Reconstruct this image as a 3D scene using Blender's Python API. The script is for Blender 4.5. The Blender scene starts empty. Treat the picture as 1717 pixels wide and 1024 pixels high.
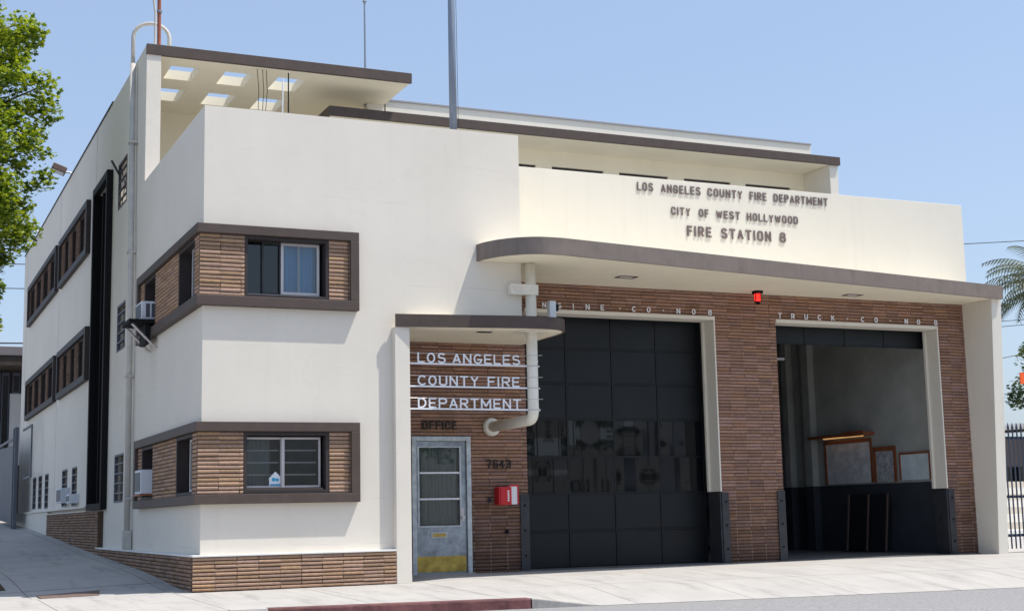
import bpy, bmesh, math, random
from mathutils import Vector, Matrix
random.seed(8)
S = bpy.context.scene
COL = S.collection
R = math.radians

# ------------------------------------------------------------------ camera
cam = bpy.data.cameras.new('camera'); camo = bpy.data.objects.new('camera', cam); COL.objects.link(camo)
cr, cu, cf = Vector((0.91260487, -0.40830066, -0.02104581)), Vector((-0.04066183, -0.14186495, 0.98905053)), Vector((0.40681565, 0.90175657, 0.14606889))
m = Matrix((cr, cu, -cf)).transposed().to_4x4(); m.translation = Vector((-4.08507722, -19.4846346, 0.898331245))
camo.matrix_world = m
cam.sensor_width = 36; cam.lens = 36*2376.83/1717; cam.clip_end = 3000; cam.clip_start = .1
S.camera = camo
S.render.resolution_x = 1024; S.render.resolution_y = 610
# ------------------------------------------------------------------ world, sun, exposure
SUN = Vector((.215, -.12, .529)).normalized()          # towards the sun
el = math.asin(SUN.z); az = math.atan2(SUN.x, SUN.y)
W = bpy.data.worlds.new("World"); S.world = W; W.use_nodes = True
nt = W.node_tree; bgn = nt.nodes['Background']
sky = nt.nodes.new('ShaderNodeTexSky'); sky.sky_type = 'NISHITA'; sky.sun_disc = False
sky.sun_elevation = el; sky.sun_rotation = az
sky.air_density = 1.15; sky.dust_density = 1.8; sky.ozone_density = 1.8; sky.altitude = 80
hz = nt.nodes.new('ShaderNodeMix'); hz.data_type = 'RGBA'; hz.inputs[0].default_value = .5; hz.inputs[7].default_value = (2.42, 3.12, 4.5, 1)   # even summer haze in the sky
nt.links.new(sky.outputs[0], hz.inputs[6]); nt.links.new(hz.outputs[2], bgn.inputs[0]); bgn.inputs[1].default_value = .14
sl = bpy.data.lights.new('sun', 'SUN'); sl.energy = 4.05; sl.angle = R(.53); sl.color = (1, .955, .88)
so = bpy.data.objects.new('sun', sl); COL.objects.link(so)
so.rotation_euler = (-SUN).to_track_quat('-Z', 'Y').to_euler(); so.location = (10, -10, 30)
S.view_settings.view_transform = 'Standard'; S.view_settings.look = 'None'
S.view_settings.gamma = 1; S.view_settings.exposure = .41
S.cycles.max_bounces = 8; S.cycles.diffuse_bounces = 4; S.cycles.transparent_max_bounces = 12

# ------------------------------------------------------------------ helpers
def tag(o, label=None, cat=None, group=None, kind=None):
    if label: o['label'] = label
    if cat: o['category'] = cat
    if group: o['group'] = group
    if kind: o['kind'] = kind
    return o
def thing(name, label, cat, loc=(0, 0, 0), group=None):
    o = bpy.data.objects.new(name, None); COL.objects.link(o); o.location = loc
    o.empty_display_size = .2
    return tag(o, label, cat, group)
class MB:
    def __init__(s): s.v = []; s.f = []
    def quad(s, a, b, c, d):
        n = len(s.v); s.v += [tuple(a), tuple(b), tuple(c), tuple(d)]; s.f.append((n, n+1, n+2, n+3))
    def box(s, x0, x1, y0, y1, z0, z1):
        n = len(s.v)
        s.v += [(x, y, z) for z in (z0, z1) for y in (y0, y1) for x in (x0, x1)]
        s.f += [tuple(n+i for i in q) for q in ((0, 2, 3, 1), (4, 5, 7, 6), (0, 1, 5, 4), (2, 6, 7, 3), (0, 4, 6, 2), (1, 3, 7, 5))]
        return s
    def obox(s, c, ax, ay, az_):      # oriented box, half-axis vectors
        n = len(s.v); c, ax, ay, az_ = map(Vector, (c, ax, ay, az_))
        s.v += [tuple(c+ax*i+ay*j+az_*k) for k in (-1, 1) for j in (-1, 1) for i in (-1, 1)]
        s.f += [tuple(n+i for i in q) for q in ((0, 2, 3, 1), (4, 5, 7, 6), (0, 1, 5, 4), (2, 6, 7, 3), (0, 4, 6, 2), (1, 3, 7, 5))]
        return s
    def tube(s, pts, r, seg=10, cap=True):
        pts = [Vector(p) for p in pts]; n0 = len(s.v); rr = r if isinstance(r, (list, tuple)) else [r]*len(pts)
        prev = None
        for i, p in enumerate(pts):
            t = (pts[min(i+1, len(pts)-1)]-pts[max(i-1, 0)]).normalized()
            if prev is None:
                a = Vector((0, 0, 1)) if abs(t.z) < .9 else Vector((1, 0, 0)); u = t.cross(a).normalized()
            else: u = (prev-t*prev.dot(t)).normalized()
            prev = u; w = t.cross(u)
            for k in range(seg):
                a = 2*math.pi*k/seg; s.v.append(tuple(p+(u*math.cos(a)+w*math.sin(a))*rr[i]))
        for i in range(len(pts)-1):
            for k in range(seg):
                a = n0+i*seg+k; b = n0+i*seg+(k+1) % seg; s.f.append((a, b, b+seg, a+seg))
        if cap:
            s.f.append(tuple(n0+k for k in reversed(range(seg)))); s.f.append(tuple(n0+(len(pts)-1)*seg+k for k in range(seg)))
        return s
    def prism(s, poly, z0, z1, caps=True, side=True):
        n = len(s.v); k = len(poly); s.v += [(x, y, z0) for x, y in poly]+[(x, y, z1) for x, y in poly]
        if side:
            for i in range(k): s.f.append((n+i, n+(i+1) % k, n+k+(i+1) % k, n+k+i))
        if caps: s.f.append(tuple(n+i for i in reversed(range(k)))); s.f.append(tuple(n+k+i for i in range(k)))
        return s
    def build(s, name, mat, parent=None, bevel=0, smooth=False, norm=True):
        me = bpy.data.meshes.new(name); me.from_pydata(s.v, [], s.f); me.materials.append(mat)
        if norm:
            bm = bmesh.new(); bm.from_mesh(me); bmesh.ops.recalc_face_normals(bm, faces=bm.faces); bm.to_mesh(me); bm.free()
        o = bpy.data.objects.new(name, me); COL.objects.link(o)
        if smooth:
            for p in me.polygons: p.use_smooth = True
        if parent:
            o.parent = parent
            par = parent; off = Vector((0, 0, 0))
            while par: off += par.location; par = par.parent
            me.transform(Matrix.Translation(-off))
        if bevel:
            b = o.modifiers.new('bevel', 'BEVEL'); b.width = bevel; b.segments = 2; b.limit_method = 'ANGLE'; b.angle_limit = R(40)
        return o
def wallgrid(mb, axis, pos, out, thick, U0, U1, V0, V1, holes):
    """wall sheet of given thickness with rectangular holes. axis 'y': plane y=pos, u=x ; axis 'x': plane x=pos, u=y. out=+-1 outward."""
    us = sorted({U0, U1} | {h[i] for h in holes for i in (0, 1) if U0 < h[i] < U1})
    vs = sorted({V0, V1} | {h[i] for h in holes for i in (2, 3) if V0 < h[i] < V1})
    def solid(i, j):
        if i < 0 or j < 0 or i >= len(us)-1 or j >= len(vs)-1: return False
        cu_, cv = (us[i]+us[i+1])/2, (vs[j]+vs[j+1])/2
        return not any(h[0] < cu_ < h[1] and h[2] < cv < h[3] for h in holes)
    def P(u, v, d):
        w = pos-out*d
        return (u, w, v) if axis == 'y' else (w, u, v)
    for i in range(len(us)-1):
        for j in range(len(vs)-1):
            if not solid(i, j): continue
            a, b, c, d = us[i], us[i+1], vs[j], vs[j+1]
            mb.quad(P(a, c, 0), P(b, c, 0), P(b, d, 0), P(a, d, 0)); mb.quad(P(a, c, thick), P(b, c, thick), P(b, d, thick), P(a, d, thick))
            if not solid(i-1, j): mb.quad(P(a, c, 0), P(a, c, thick), P(a, d, thick), P(a, d, 0))
            if not solid(i+1, j): mb.quad(P(b, c, 0), P(b, c, thick), P(b, d, thick), P(b, d, 0))
            if not solid(i, j-1): mb.quad(P(a, c, 0), P(a, c, thick), P(b, c, thick), P(b, c, 0))
            if not solid(i, j+1): mb.quad(P(a, d, 0), P(a, d, thick), P(b, d, thick), P(b, d, 0))
def weld(o):
    bm = bmesh.new(); bm.from_mesh(o.data); bmesh.ops.remove_doubles(bm, verts=bm.verts, dist=1e-4)
    bmesh.ops.recalc_face_normals(bm, faces=bm.faces); bm.to_mesh(o.data); bm.free(); return o
def bricks(axis, pos, out, U0, U1, V0, V1, holes=(), course=.0575, ln=.29, proud=.022, name='brickwork', mat=None, parent=None, u_off=None, mortar_depth=.03):
    u_off = U0 if u_off is None else u_off
    mb = MB(); nrow = max(1, round((V1-V0)/course)); ch = (V1-V0)/nrow; g = .0045
    mm = MB(); jj = MB()
    def P(u, v, d):
        w = pos+out*d
        return (u, w, v) if axis == 'y' else (w, u, v)
    wallgrid(mm, axis, pos, out, mortar_depth, U0, U1, V0, V1, list(holes))
    for r in range(nrow):
        v0 = V0+r*ch; v1 = v0+ch; vc = (v0+v1)/2
        iv = [(U0, U1)]
        for h in holes:
            if h[2] < vc < h[3]:
                nv = []
                for a, b in iv:
                    if h[1] <= a or h[0] >= b: nv.append((a, b)); continue
                    if h[0] > a: nv.append((a, h[0]))
                    if h[1] < b: nv.append((h[1], b))
                iv = nv
        for a, b in iv:
            k = math.floor((a-u_off)/ln); u = a
            while u < b-.004:
                e = min(b, (k+1)*ln+u_off); k += 1
                if e-u > .02:
                    p = proud*random.uniform(.72, 1.08); g1 = .0022*random.uniform(.5, 1.3); gv = .0075*random.uniform(.75, 1.2)
                    x0 = u+(.0047 if u > a+.001 else 0); x1 = e-(.0047 if e < b-.001 else 0); z0 = v0+gv*.7; z1 = v1-gv; t = .004
                    jx = random.uniform(-.0015, .0015)
                    n = len(mb.v)
                    hh = z1-z0; tt = .0015
                    mb.v += [P(x0, z0, 0), P(x1, z0, 0), P(x1, z1, 0), P(x0, z1, 0), P(x0, z0+jx, p*.55), P(x1, z0-jx, p*.55), P(x1, z1-jx, p*.55), P(x0, z1+jx, p*.55),
                             P(x0+tt, z0+hh*.3+jx, p), P(x1-tt, z0+hh*.3-jx, p), P(x1-tt, z1-hh*.34-jx, p), P(x0+tt, z1-hh*.34+jx, p)]
                    for q in ((0, 1, 5, 4), (1, 2, 6, 5), (2, 3, 7, 6), (3, 0, 4, 7), (4, 5, 9, 8), (5, 6, 10, 9), (6, 7, 11, 10), (7, 4, 8, 11), (8, 9, 10, 11)):
                        mb.f.append(tuple(n+i for i in q))
                if e < b-.02 and random.random() < .75:
                    q0, q1, w_ = v0+.009, v1-.008, .0042; n = len(jj.v); pp = proud*.82
                    jj.v += [P(e-w_, q0, 0), P(e+w_, q0, 0), P(e+w_, q1, 0), P(e-w_, q1, 0), P(e-w_, q0, pp), P(e+w_, q0, pp), P(e+w_, q1, pp), P(e-w_, q1, pp)]
                    jj.f += [(n, n+1, n+5, n+4), (n+1, n+2, n+6, n+5), (n+2, n+3, n+7, n+6), (n+3, n, n+4, n+7), (n+4, n+5, n+6, n+7)]
                u = e
    o = mb.build(name, mat, parent)
    w = weld(mm.build('tmp', M['mortar'], parent)).data
    # join mortar bed into the same mesh as second material
    bm = bmesh.new(); bm.from_mesh(o.data); nf = len(bm.faces); bm.from_mesh(w)
    bm.faces.ensure_lookup_table()
    for f in bm.faces[nf:]: f.material_index = 1
    if jj.v:
        t_ = bpy.data.meshes.new('t'); t_.from_pydata(jj.v, [], jj.f)
        off = Vector((0, 0, 0)); par = parent
        while par: off += par.location; par = par.parent
        t_.transform(Matrix.Translation(-off)); nf = len(bm.faces); bm.from_mesh(t_); bm.faces.ensure_lookup_table()
        for f in bm.faces[nf:]: f.material_index = 2
    bm.to_mesh(o.data); bm.free(); o.data.materials.append(M['mortar']); o.data.materials.append(M['joint'])
    for ob in [x for x in bpy.data.objects if x.data == w]: bpy.data.objects.remove(ob)
    return o

# ------------------------------------------------------------------ materials
M = {}
def mat(name, col, rough=.7, spec=.4, metal=0, bump=0, bscale=40, mott=0, mscale=1.5, streak=0, emis=None, estr=0, island=0, grime=None, crack=0):
    m = bpy.data.materials.new(name); m.use_nodes = True; nt = m.node_tree; N = nt.nodes; L = nt.links
    b = N['Principled BSDF']; b.inputs['Roughness'].default_value = rough; b.inputs['Metallic'].default_value = metal
    b.inputs['Specular IOR Level'].default_value = spec
    c = (*col, 1); b.inputs['Base Color'].default_value = c
    tc = N.new('ShaderNodeTexCoord').outputs['Object']
    geo = N.new('ShaderNodeNewGeometry')
    pos = geo.outputs['Position']
    cur = None
    def mul(fac_out, lo, hi, a=0.3, bb=.7):
        nonlocal cur
        mr = N.new('ShaderNodeMapRange'); mr.inputs[1].default_value = a; mr.inputs[2].default_value = bb; mr.inputs[3].default_value = lo; mr.inputs[4].default_value = hi
        L.new(fac_out, mr.inputs[0])
        mx = N.new('ShaderNodeVectorMath'); mx.operation = 'SCALE'; L.new(mr.outputs[0], mx.inputs['Scale'])
        if cur is None: mx.inputs[0].default_value = c[:3]
        else: L.new(cur, mx.inputs[0])
        cur = mx.outputs[0]
    if island:
        h = N.new('ShaderNodeHueSaturation'); h.inputs['Color'].default_value = c
        mr = N.new('ShaderNodeMapRange'); mr.inputs[3].default_value = 1-island; mr.inputs[4].default_value = 1+island; L.new(geo.outputs['Random Per Island'], mr.inputs[0]); L.new(mr.outputs[0], h.inputs['Value'])
        w = N.new('ShaderNodeTexWhiteNoise'); w.noise_dimensions = '1D'; L.new(geo.outputs['Random Per Island'], w.inputs['W'])
        mr2 = N.new('ShaderNodeMapRange'); mr2.inputs[3].default_value = .49; mr2.inputs[4].default_value = .507; L.new(w.outputs['Value'], mr2.inputs[0]); L.new(mr2.outputs[0], h.inputs['Hue'])
        w2 = N.new('ShaderNodeMapRange'); w2.inputs[3].default_value = .85; w2.inputs[4].default_value = 1.1; L.new(w.outputs['Value'], w2.inputs[0]); L.new(w2.outputs[0], h.inputs['Saturation'])
        cur = h.outputs[0]
    if mott:
        n = N.new('ShaderNodeTexNoise'); n.inputs['Scale'].default_value = mscale; n.inputs['Detail'].default_value = 6; n.inputs['Roughness'].default_value = .65
        L.new(pos, n.inputs[0]); mul(n.outputs['Fac'], 1-mott, 1+mott*.6)
    if streak:
        mp = N.new('ShaderNodeMapping'); mp.inputs['Scale'].default_value = (7, 7, .35); L.new(pos, mp.inputs[0])
        n = N.new('ShaderNodeTexNoise'); n.inputs['Scale'].default_value = 1; n.inputs['Detail'].default_value = 5; L.new(mp.outputs[0], n.inputs[0])
        mul(n.outputs['Fac'], 1, 1-streak, .55, .8)
    if crack:
        n = N.new('ShaderNodeTexNoise'); n.inputs['Scale'].default_value = 1.7; n.inputs['Detail'].default_value = 6; L.new(pos, n.inputs[0])
        ma = N.new('ShaderNodeVectorMath'); ma.operation = 'MULTIPLY_ADD'; ma.inputs[1].default_value = (.8, .8, .8); L.new(n.outputs['Color'], ma.inputs[0]); L.new(pos, ma.inputs[2])
        mp = N.new('ShaderNodeMapping'); mp.inputs['Scale'].default_value = (.35, .35, .8); L.new(ma.outputs[0], mp.inputs[0])
        v = N.new('ShaderNodeTexVoronoi'); v.feature = 'DISTANCE_TO_EDGE'; v.inputs['Scale'].default_value = .6; L.new(mp.outputs[0], v.inputs[0])
        mul(v.outputs['Distance'], 1-crack, 1, 0, .006)
    if grime:       # darker soot towards world height grime[0], amount grime[1]
        sp = N.new('ShaderNodeSeparateXYZ'); L.new(pos, sp.inputs[0])
        n = N.new('ShaderNodeTexNoise'); n.inputs['Scale'].default_value = 2.2; n.inputs['Detail'].default_value = 5; L.new(pos, n.inputs[0])
        ma = N.new('ShaderNodeMath'); ma.operation = 'MULTIPLY_ADD'; ma.inputs[1].default_value = -1.6; L.new(n.outputs['Fac'], ma.inputs[0]); L.new(sp.outputs['Z'], ma.inputs[2])
        mul(ma.outputs[0], 1-grime[1], 1, -.9, grime[0]-.8)
    if cur is not None: L.new(cur, b.inputs['Base Color'])
    if bump:
        n = N.new('ShaderNodeTexNoise'); n.inputs['Scale'].default_value = bscale; n.inputs['Detail'].default_value = 5; L.new(pos, n.inputs[0])
        bp = N.new('ShaderNodeBump'); bp.inputs['Strength'].default_value = bump; bp.inputs['Distance'].default_value = .012
        n2 = N.new('ShaderNodeTexNoise'); n2.inputs['Scale'].default_value = 2.3; n2.inputs['Detail'].default_value = 3; L.new(pos, n2.inputs[0])
        ad = N.new('ShaderNodeMath'); ad.operation = 'MULTIPLY_ADD'; ad.inputs[1].default_value = 1.2; L.new(n2.outputs['Fac'], ad.inputs[0]); L.new(n.outputs['Fac'], ad.inputs[2])
        L.new(ad.outputs[0], bp.inputs['Height']); L.new(bp.outputs[0], b.inputs['Normal'])
    if emis: b.inputs['Emission Color'].default_value = (*emis, 1); b.inputs['Emission Strength'].default_value = estr
    M[name] = m; return m
mat('stucco', (.74, .69, .61), .85, .2, bump=.10, bscale=60, mott=.06, mscale=.5, streak=.035, crack=.03)
mat('cream', (.735, .695, .61), .85, .2, bump=.12, bscale=60, mott=.035, mscale=.9, streak=.05)
mat('soffit', (.87, .80, .64), .8, .2, bump=.06, bscale=50, mott=.04)
mat('ledge', (.78, .76, .72), .8, .2, mott=.08)
mat('fascia_grey', (.20, .165, .145), .65, .3, mott=.14, mscale=4, streak=.2, bump=.05)
mat('brown', (.085, .062, .053), .6, .35, mott=.16, mscale=5, streak=.12, bump=.05)
mat('darkbrown', (.042, .034, .034), .6, .3, mott=.15, mscale=4)
mat('blacktrim', (.010, .010, .011), .7, .15, mott=.2, mscale=3)
mat('brick_tan', (.385, .25, .168), .85, .2, island=.2, mott=.2, mscale=22, bump=.5, bscale=90)
mat('brick_red', (.335, .195, .14), .85, .2, island=.2, mott=.2, mscale=20, bump=.5, bscale=90, grime=(1.95, .62))
mat('brick_shade', (.16, .10, .07), .9, .15, island=.2, mott=.3)  # brick of the far side bands, with the wall's shade put into its colour
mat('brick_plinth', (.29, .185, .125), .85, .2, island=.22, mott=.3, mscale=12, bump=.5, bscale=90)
mat('joint', (.42, .30, .22), .9, .1, mott=.3, mscale=12)
mat('mortar', (.10, .07, .052), .95, .1, mott=.2, mscale=10)  # mortar darkened, shadow of the horizontal grooves put into its colour
mat('door_black', (.009, .011, .013),   .42, .3, mott=.25, mscale=2.5)
mat('door_glass', (.005, .006, .008), .03, .5)
mat('steel_guard', (.035, .037, .042), .5, .4, mott=.3, mscale=6)
mat('door_steel', (.33, .37, .41), .42, .5, metal=.55, mott=.4, mscale=7, streak=.3)
mat('frame_steel', (.50, .54, .56), .45, .5, metal=.4, mott=.3, mscale=9, streak=.2)
mat('brass', (.50, .36, .09), .42, .5, metal=.75, mott=.5, mscale=5)
mat('alu', (.55, .52, .52), .4, .5, metal=.5, mott=.1)
mat('whitepaint', (.78, .80, .84), .45, .4, mott=.05)
mat('letter_brown', (.165, .125, .12), .6, .3, mott=.1)
mat('letter_dark', (.02, .018, .018), .6, .3)
mat('pipe_cream', (.78, .75, .66), .55, .35, mott=.08, mscale=4, streak=.1)
mat('pipe_grey', (.52, .50, .46), .6, .35, mott=.15, mscale=5)
mat('pole', (.22, .26, .33), .45, .5, metal=.3, mott=.1, mscale=3)
mat('rust', (.30, .10, .06), .7, .3, mott=.35, mscale=9)
mat('red', (.55, .012, .02), .3, .5)
mat('redglow', (.5, .01, .01), .3, .5, emis=(1, .03, .02), estr=.9)
mat('warmglow', (.9, .6, .3), .5, .3, emis=(1, .55, .2), estr=.35)
mat('conc', (.425, .405, .38), .9, .2, bump=.2, bscale=35, mott=.10, mscale=1.1)
mat('floor_int', (.16, .16, .16), .6, .3, mott=.3)
mat('asphalt', (.29, .285, .285), .9, .2, bump=.7, bscale=45, mott=.42, mscale=28)
mat('kerb_red', (.17, .075, .075), .8, .2, mott=.5, mscale=5, bump=.2)
mat('kerb_grey', (.30, .29, .28), .9, .2, mott=.35, mscale=5, bump=.2)
mat('soil', (.085, .065, .045), .95, .1, mott=.5, mscale=20, bump=.6)
mat('int_wall', (.45, .465, .44), .9, .2, mott=.18, mscale=1.5)
mat('int_dark', (.05, .056, .068), .6, .3, mott=.25)
mat('room', (.10, .10, .10), .9, .2)
mat('wood_orange', (.30, .10, .045), .5, .4, mott=.3, mscale=6)
mat('curtain_blue', (.22, .50, .85), .9, .1, mott=.1)
mat('curtain_dark', (.27, .30, .28), .9, .1)
mat('bark', (.16, .13, .10), .95, .1, bump=.8, bscale=15, mott=.4, mscale=6)
mat('screen', (.015, .016, .02), .6, .3)
mat('ac_white', (.62, .66, .72), .5, .4, mott=.08, mscale=4)
mat('ac_dark', (.07, .08, .10), .5, .4)
mat('roofing', (.35, .35, .34), .9, .1)
mat('neigh_wall', (.62, .62, .62), .9, .2, mott=.08)
mat('neigh_brown', (.07, .058, .05), .9, .15, mott=.3)
mat('eave_grey', (.2, .18, .19), .8, .2)
mat('neigh_roof', (.14, .12, .12), .8, .2)
mat('grey_coping', (.30, .31, .34), .6, .4)
mat('iron', (.018, .03, .06), .45, .5)
mat('gate_grey', (.13, .14, .17), .55, .4, metal=.3, mott=.2)
mat('orange', (.85, .12, .02), .5, .4)
mat('beige', (.55, .50, .42), .9, .2, mott=.1)
mat('wire', (.03, .03, .035), .7, .2)
mat('plate', (.16, .11, .09), .7, .3, mott=.3, mscale=20)
def glass(name, tint, gl):
    m = bpy.data.materials.new(name); m.use_nodes = True; N = m.node_tree.nodes; L = m.node_tree.links; N.remove(N['Principled BSDF'])
    t = N.new('ShaderNodeBsdfTransparent'); t.inputs[0].default_value = (*tint, 1)
    g = N.new('ShaderNodeBsdfGlossy'); g.inputs['Roughness'].default_value = .02
    f = N.new('ShaderNodeFresnel'); f.inputs[0].default_value = 1.5
    a = N.new('ShaderNodeMath'); a.operation = 'MULTIPLY_ADD'; a.inputs[1].default_value = 1.3; a.inputs[2].default_value = gl; L.new(f.outputs[0], a.inputs[0])
    x = N.new('ShaderNodeMixShader'); L.new(a.outputs[0], x.inputs[0]); L.new(t.outputs[0], x.inputs[1]); L.new(g.outputs[0], x.inputs[2]); L.new(x.outputs[0], N['Material Output'].inputs[0]); M[name] = m
glass('pane', (.82, .85, .86), .02)
glass('pane_dark', (.25, .28, .28), .02)
# concrete with scored joints
def joints(m, sx, sy, w=.012):
    nt = m.node_tree; N = nt.nodes; L = nt.links; b = N['Principled BSDF']
    src = b.inputs['Base Color'].links[0].from_socket
    g = N.new('ShaderNodeNewGeometry'); sp = N.new('ShaderNodeSeparateXYZ'); L.new(g.outputs['Position'], sp.inputs[0])
    outs = []
    for ax, s, o in (('X', sx, .35), ('Y', sy, .12)):
        d = N.new('ShaderNodeMath'); d.operation = 'ADD'; d.inputs[1].default_value = o+100*s; L.new(sp.outputs[ax], d.inputs[0])
        q = N.new('ShaderNodeMath'); q.operation = 'PINGPONG'; q.inputs[1].default_value = s/2; L.new(d.outputs[0], q.inputs[0])
        c = N.new('ShaderNodeMath'); c.operation = 'LESS_THAN'; c.inputs[1].default_value = w/2; L.new(q.outputs[0], c.inputs[0]); outs.append(c)
    mx = N.new('ShaderNodeMath'); mx.operation = 'MAXIMUM'; L.new(outs[0].outputs[0], mx.inputs[0]); L.new(outs[1].outputs[0], mx.inputs[1])
    # stains and tyre marks: worn patches with their own shape
    mp = N.new('ShaderNodeMapping'); mp.inputs['Scale'].default_value = (2.6, .35, 1); mp.inputs['Rotation'].default_value = (0, 0, R(12)); L.new(g.outputs['Position'], mp.inputs[0])
    n = N.new('ShaderNodeTexNoise'); n.inputs['Scale'].default_value = 1.3; n.inputs['Detail'].default_value = 7; n.inputs['Roughness'].default_value = .7; L.new(mp.outputs[0], n.inputs[0])
    mr = N.new('ShaderNodeMapRange'); mr.inputs[1].default_value = .52; mr.inputs[2].default_value = .74; mr.inputs[3].default_value = 1; mr.inputs[4].default_value = .66; L.new(n.outputs['Fac'], mr.inputs[0])
    sc = N.new('ShaderNodeVectorMath'); sc.operation = 'SCALE'; L.new(src, sc.inputs[0]); L.new(mr.outputs[0], sc.inputs['Scale'])
    mix = N.new('ShaderNodeMix'); mix.data_type = 'RGBA'; L.new(mx.outputs[0], mix.inputs[0]); L.new(sc.outputs[0], mix.inputs[6]); mix.inputs[7].default_value = (.12, .11, .10, 1)
    L.new(mix.outputs[2], b.inputs['Base Color'])
joints(M['conc'], 1.75, 1.6)
def pour_lines(m):
    nt = m.node_tree; N = nt.nodes; L = nt.links; b = N['Principled BSDF']; src = b.inputs['Base Color'].links[0].from_socket
    g = N.new('ShaderNodeNewGeometry'); sp = N.new('ShaderNodeSeparateXYZ'); L.new(g.outputs['Position'], sp.inputs[0])
    n = N.new('ShaderNodeTexNoise'); n.inputs['Scale'].default_value = .9; n.inputs['Detail'].default_value = 5; L.new(g.outputs['Position'], n.inputs[0])
    a = N.new('ShaderNodeMath'); a.operation = 'MULTIPLY_ADD'; a.inputs[1].default_value = .12; L.new(n.outputs['Fac'], a.inputs[0]); L.new(sp.outputs['Z'], a.inputs[2])
    p = N.new('ShaderNodeMath'); p.operation = 'PINGPONG'; p.inputs[1].default_value = .31; L.new(a.outputs[0], p.inputs[0])
    mr = N.new('ShaderNodeMapRange'); mr.inputs[1].default_value = 0; mr.inputs[2].default_value = .012; mr.inputs[3].default_value = 1; mr.inputs[4].default_value = 0; L.new(p.outputs[0], mr.inputs[0])
    n2 = N.new('ShaderNodeTexNoise'); n2.inputs['Scale'].default_value = 1.3; n2.inputs['Detail'].default_value = 3; L.new(g.outputs['Position'], n2.inputs[0])
    m2 = N.new('ShaderNodeMapRange'); m2.inputs[1].default_value = .52; m2.inputs[2].default_value = .66; m2.inputs[3].default_value = 0; m2.inputs[4].default_value = .13; L.new(n2.outputs['Fac'], m2.inputs[0])
    q = N.new('ShaderNodeMath'); q.operation = 'MULTIPLY'; L.new(mr.outputs[0], q.inputs[0]); L.new(m2.outputs[0], q.inputs[1])
    s1 = N.new('ShaderNodeMath'); s1.operation = 'SUBTRACT'; s1.inputs[0].default_value = 1; L.new(q.outputs[0], s1.inputs[1])
    sc = N.new('ShaderNodeVectorMath'); sc.operation = 'SCALE'; L.new(src, sc.inputs[0]); L.new(s1.outputs[0], sc.inputs['Scale']); L.new(sc.outputs[0], b.inputs['Base Color'])
pour_lines(M['stucco'])

# ------------------------------------------------------------------ ground
def lerp(t, pts):
    if t <= pts[0][0]: return pts[0][1]
    for (a, b), (c, d) in zip(pts, pts[1:]):
        if t <= c: return b+(d-b)*(t-a)/(c-a)
    return pts[-1][1]
ZS = [(-.3, -.04), (.6, -.03), (1.8, .04), (3.3, .13), (8.7, .31), (16.6, .62), (22, .80), (30, 1.05), (60, 2.0)]
YC = -3.3
def zroad(x): return -.24-.0075*(x-3.4)
def zkerb(x): return zroad(x)+(.115 if x < 3.4 else .115*max(0, 1-(x-3.4)/.9))
def gz(x, y):
    if y > -.12:
        if x < .1: return lerp(y, ZS)+.03*max(x, -5)*min(1, (y+.12)/1.2)
        return lerp(x, [(0, -.035), (3.1, -.03), (3.7, 0)])
    t = (y-YC)/(-.12-YC); zb = lerp(x, [(0, -.04), (3.1, -.03), (3.7, 0)])
    zc = zroad(x)+.115
    z = zc+(zb-zc)*t
    dip = zc-zkerb(x)
    return z-dip*max(0, 1-t/.45)
def sheet(name, xs, ys, zf, material):
    mb = MB(); nx = len(xs)
    for y in ys:
        for x in xs: mb.v.append((x, y, zf(x, y)))
    for j in range(len(ys)-1):
        for i in range(nx-1): a = j*nx+i; mb.f.append((a, a+1, a+1+nx, a+nx))
    o = mb.build(name, material, norm=False); tag(o, kind='structure'); return o
def rng(a, b, n): return [a+(b-a)*i/n for i in range(n+1)]
sheet('sidewalk', rng(-7, 0, 14)+rng(.15, 5, 22)+rng(5.3, 60, 60), rng(YC, -.12, 10)+[0, .5, 1, 1.5, 1.8, 2.3], gz, M['conc'])
sheet('side_sidewalk', rng(-7, .05, 14), rng(1.8, 60, 90), lambda x, y: gz(min(x, -.001), y)+.004, M['conc'])
sheet('road', rng(-60, 80, 140), [YC+.0, -5, -8, -12, -16, -16.5], lambda x, y: zroad(x)-.004, M['asphalt'])
sheet('far_sidewalk', rng(-60, 80, 20), [-60, -42, -22, -16.5], lambda x, y: zroad(x)+.09, M['conc'])
sheet('ground', [-900, -7, 80, 900], [-900, -30, 60, 900], lambda x, y: -1.4, M['conc'])
sheet('side_street', [-60, -40, -16, -7.0], rng(YC, 60, 20), lambda x, y: lerp(y, ZS)-.28, M['asphalt'])
# kerb along the front
for nm, xa, xb, mm_ in (('kerb', .1, 3.385, 'kerb_red'), ('kerb_plain', -7, .09, 'conc')):
  mb = MB(); xs = rng(xa, xb, 20)
  for a, b in zip(xs, xs[1:]):
      n = len(mb.v)
      for x in (a, b): mb.v += [(x, YC+.01, zroad(x)-.1), (x, YC-.012, zroad(x)-.1), (x, YC-.006, zkerb(x)-.012), (x, YC+.01, zkerb(x)+.004), (x, YC+.15, zkerb(x)+.009)]
      for k in range(4): mb.f.append((n+k, n+k+1, n+k+6, n+k+5))
  tag(mb.build(nm, M[mm_]), kind='structure')
mb = MB(); xs = rng(3.4, 4.3, 6)
for a, b in zip(xs, xs[1:]):
    n = len(mb.v)
    for x in (a, b): mb.v += [(x, YC+.01, zroad(x)-.1), (x, YC-.012, zroad(x)-.1), (x, YC-.006, zkerb(x)-.006), (x, YC+.01, zkerb(x)+.004), (x, YC+.15, zkerb(x)+.009)]
    for k in range(4): mb.f.append((n+k, n+k+1, n+k+6, n+k+5))
tag(mb.build('kerb_ramp', M['kerb_grey']), kind='structure')
# dark planting strip beside the side sidewalk
sheet('planting_bed', [-3.9, -2.3], rng(2.1, 12, 12), lambda x, y: gz(x, y)+.012, M['soil'])

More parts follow.
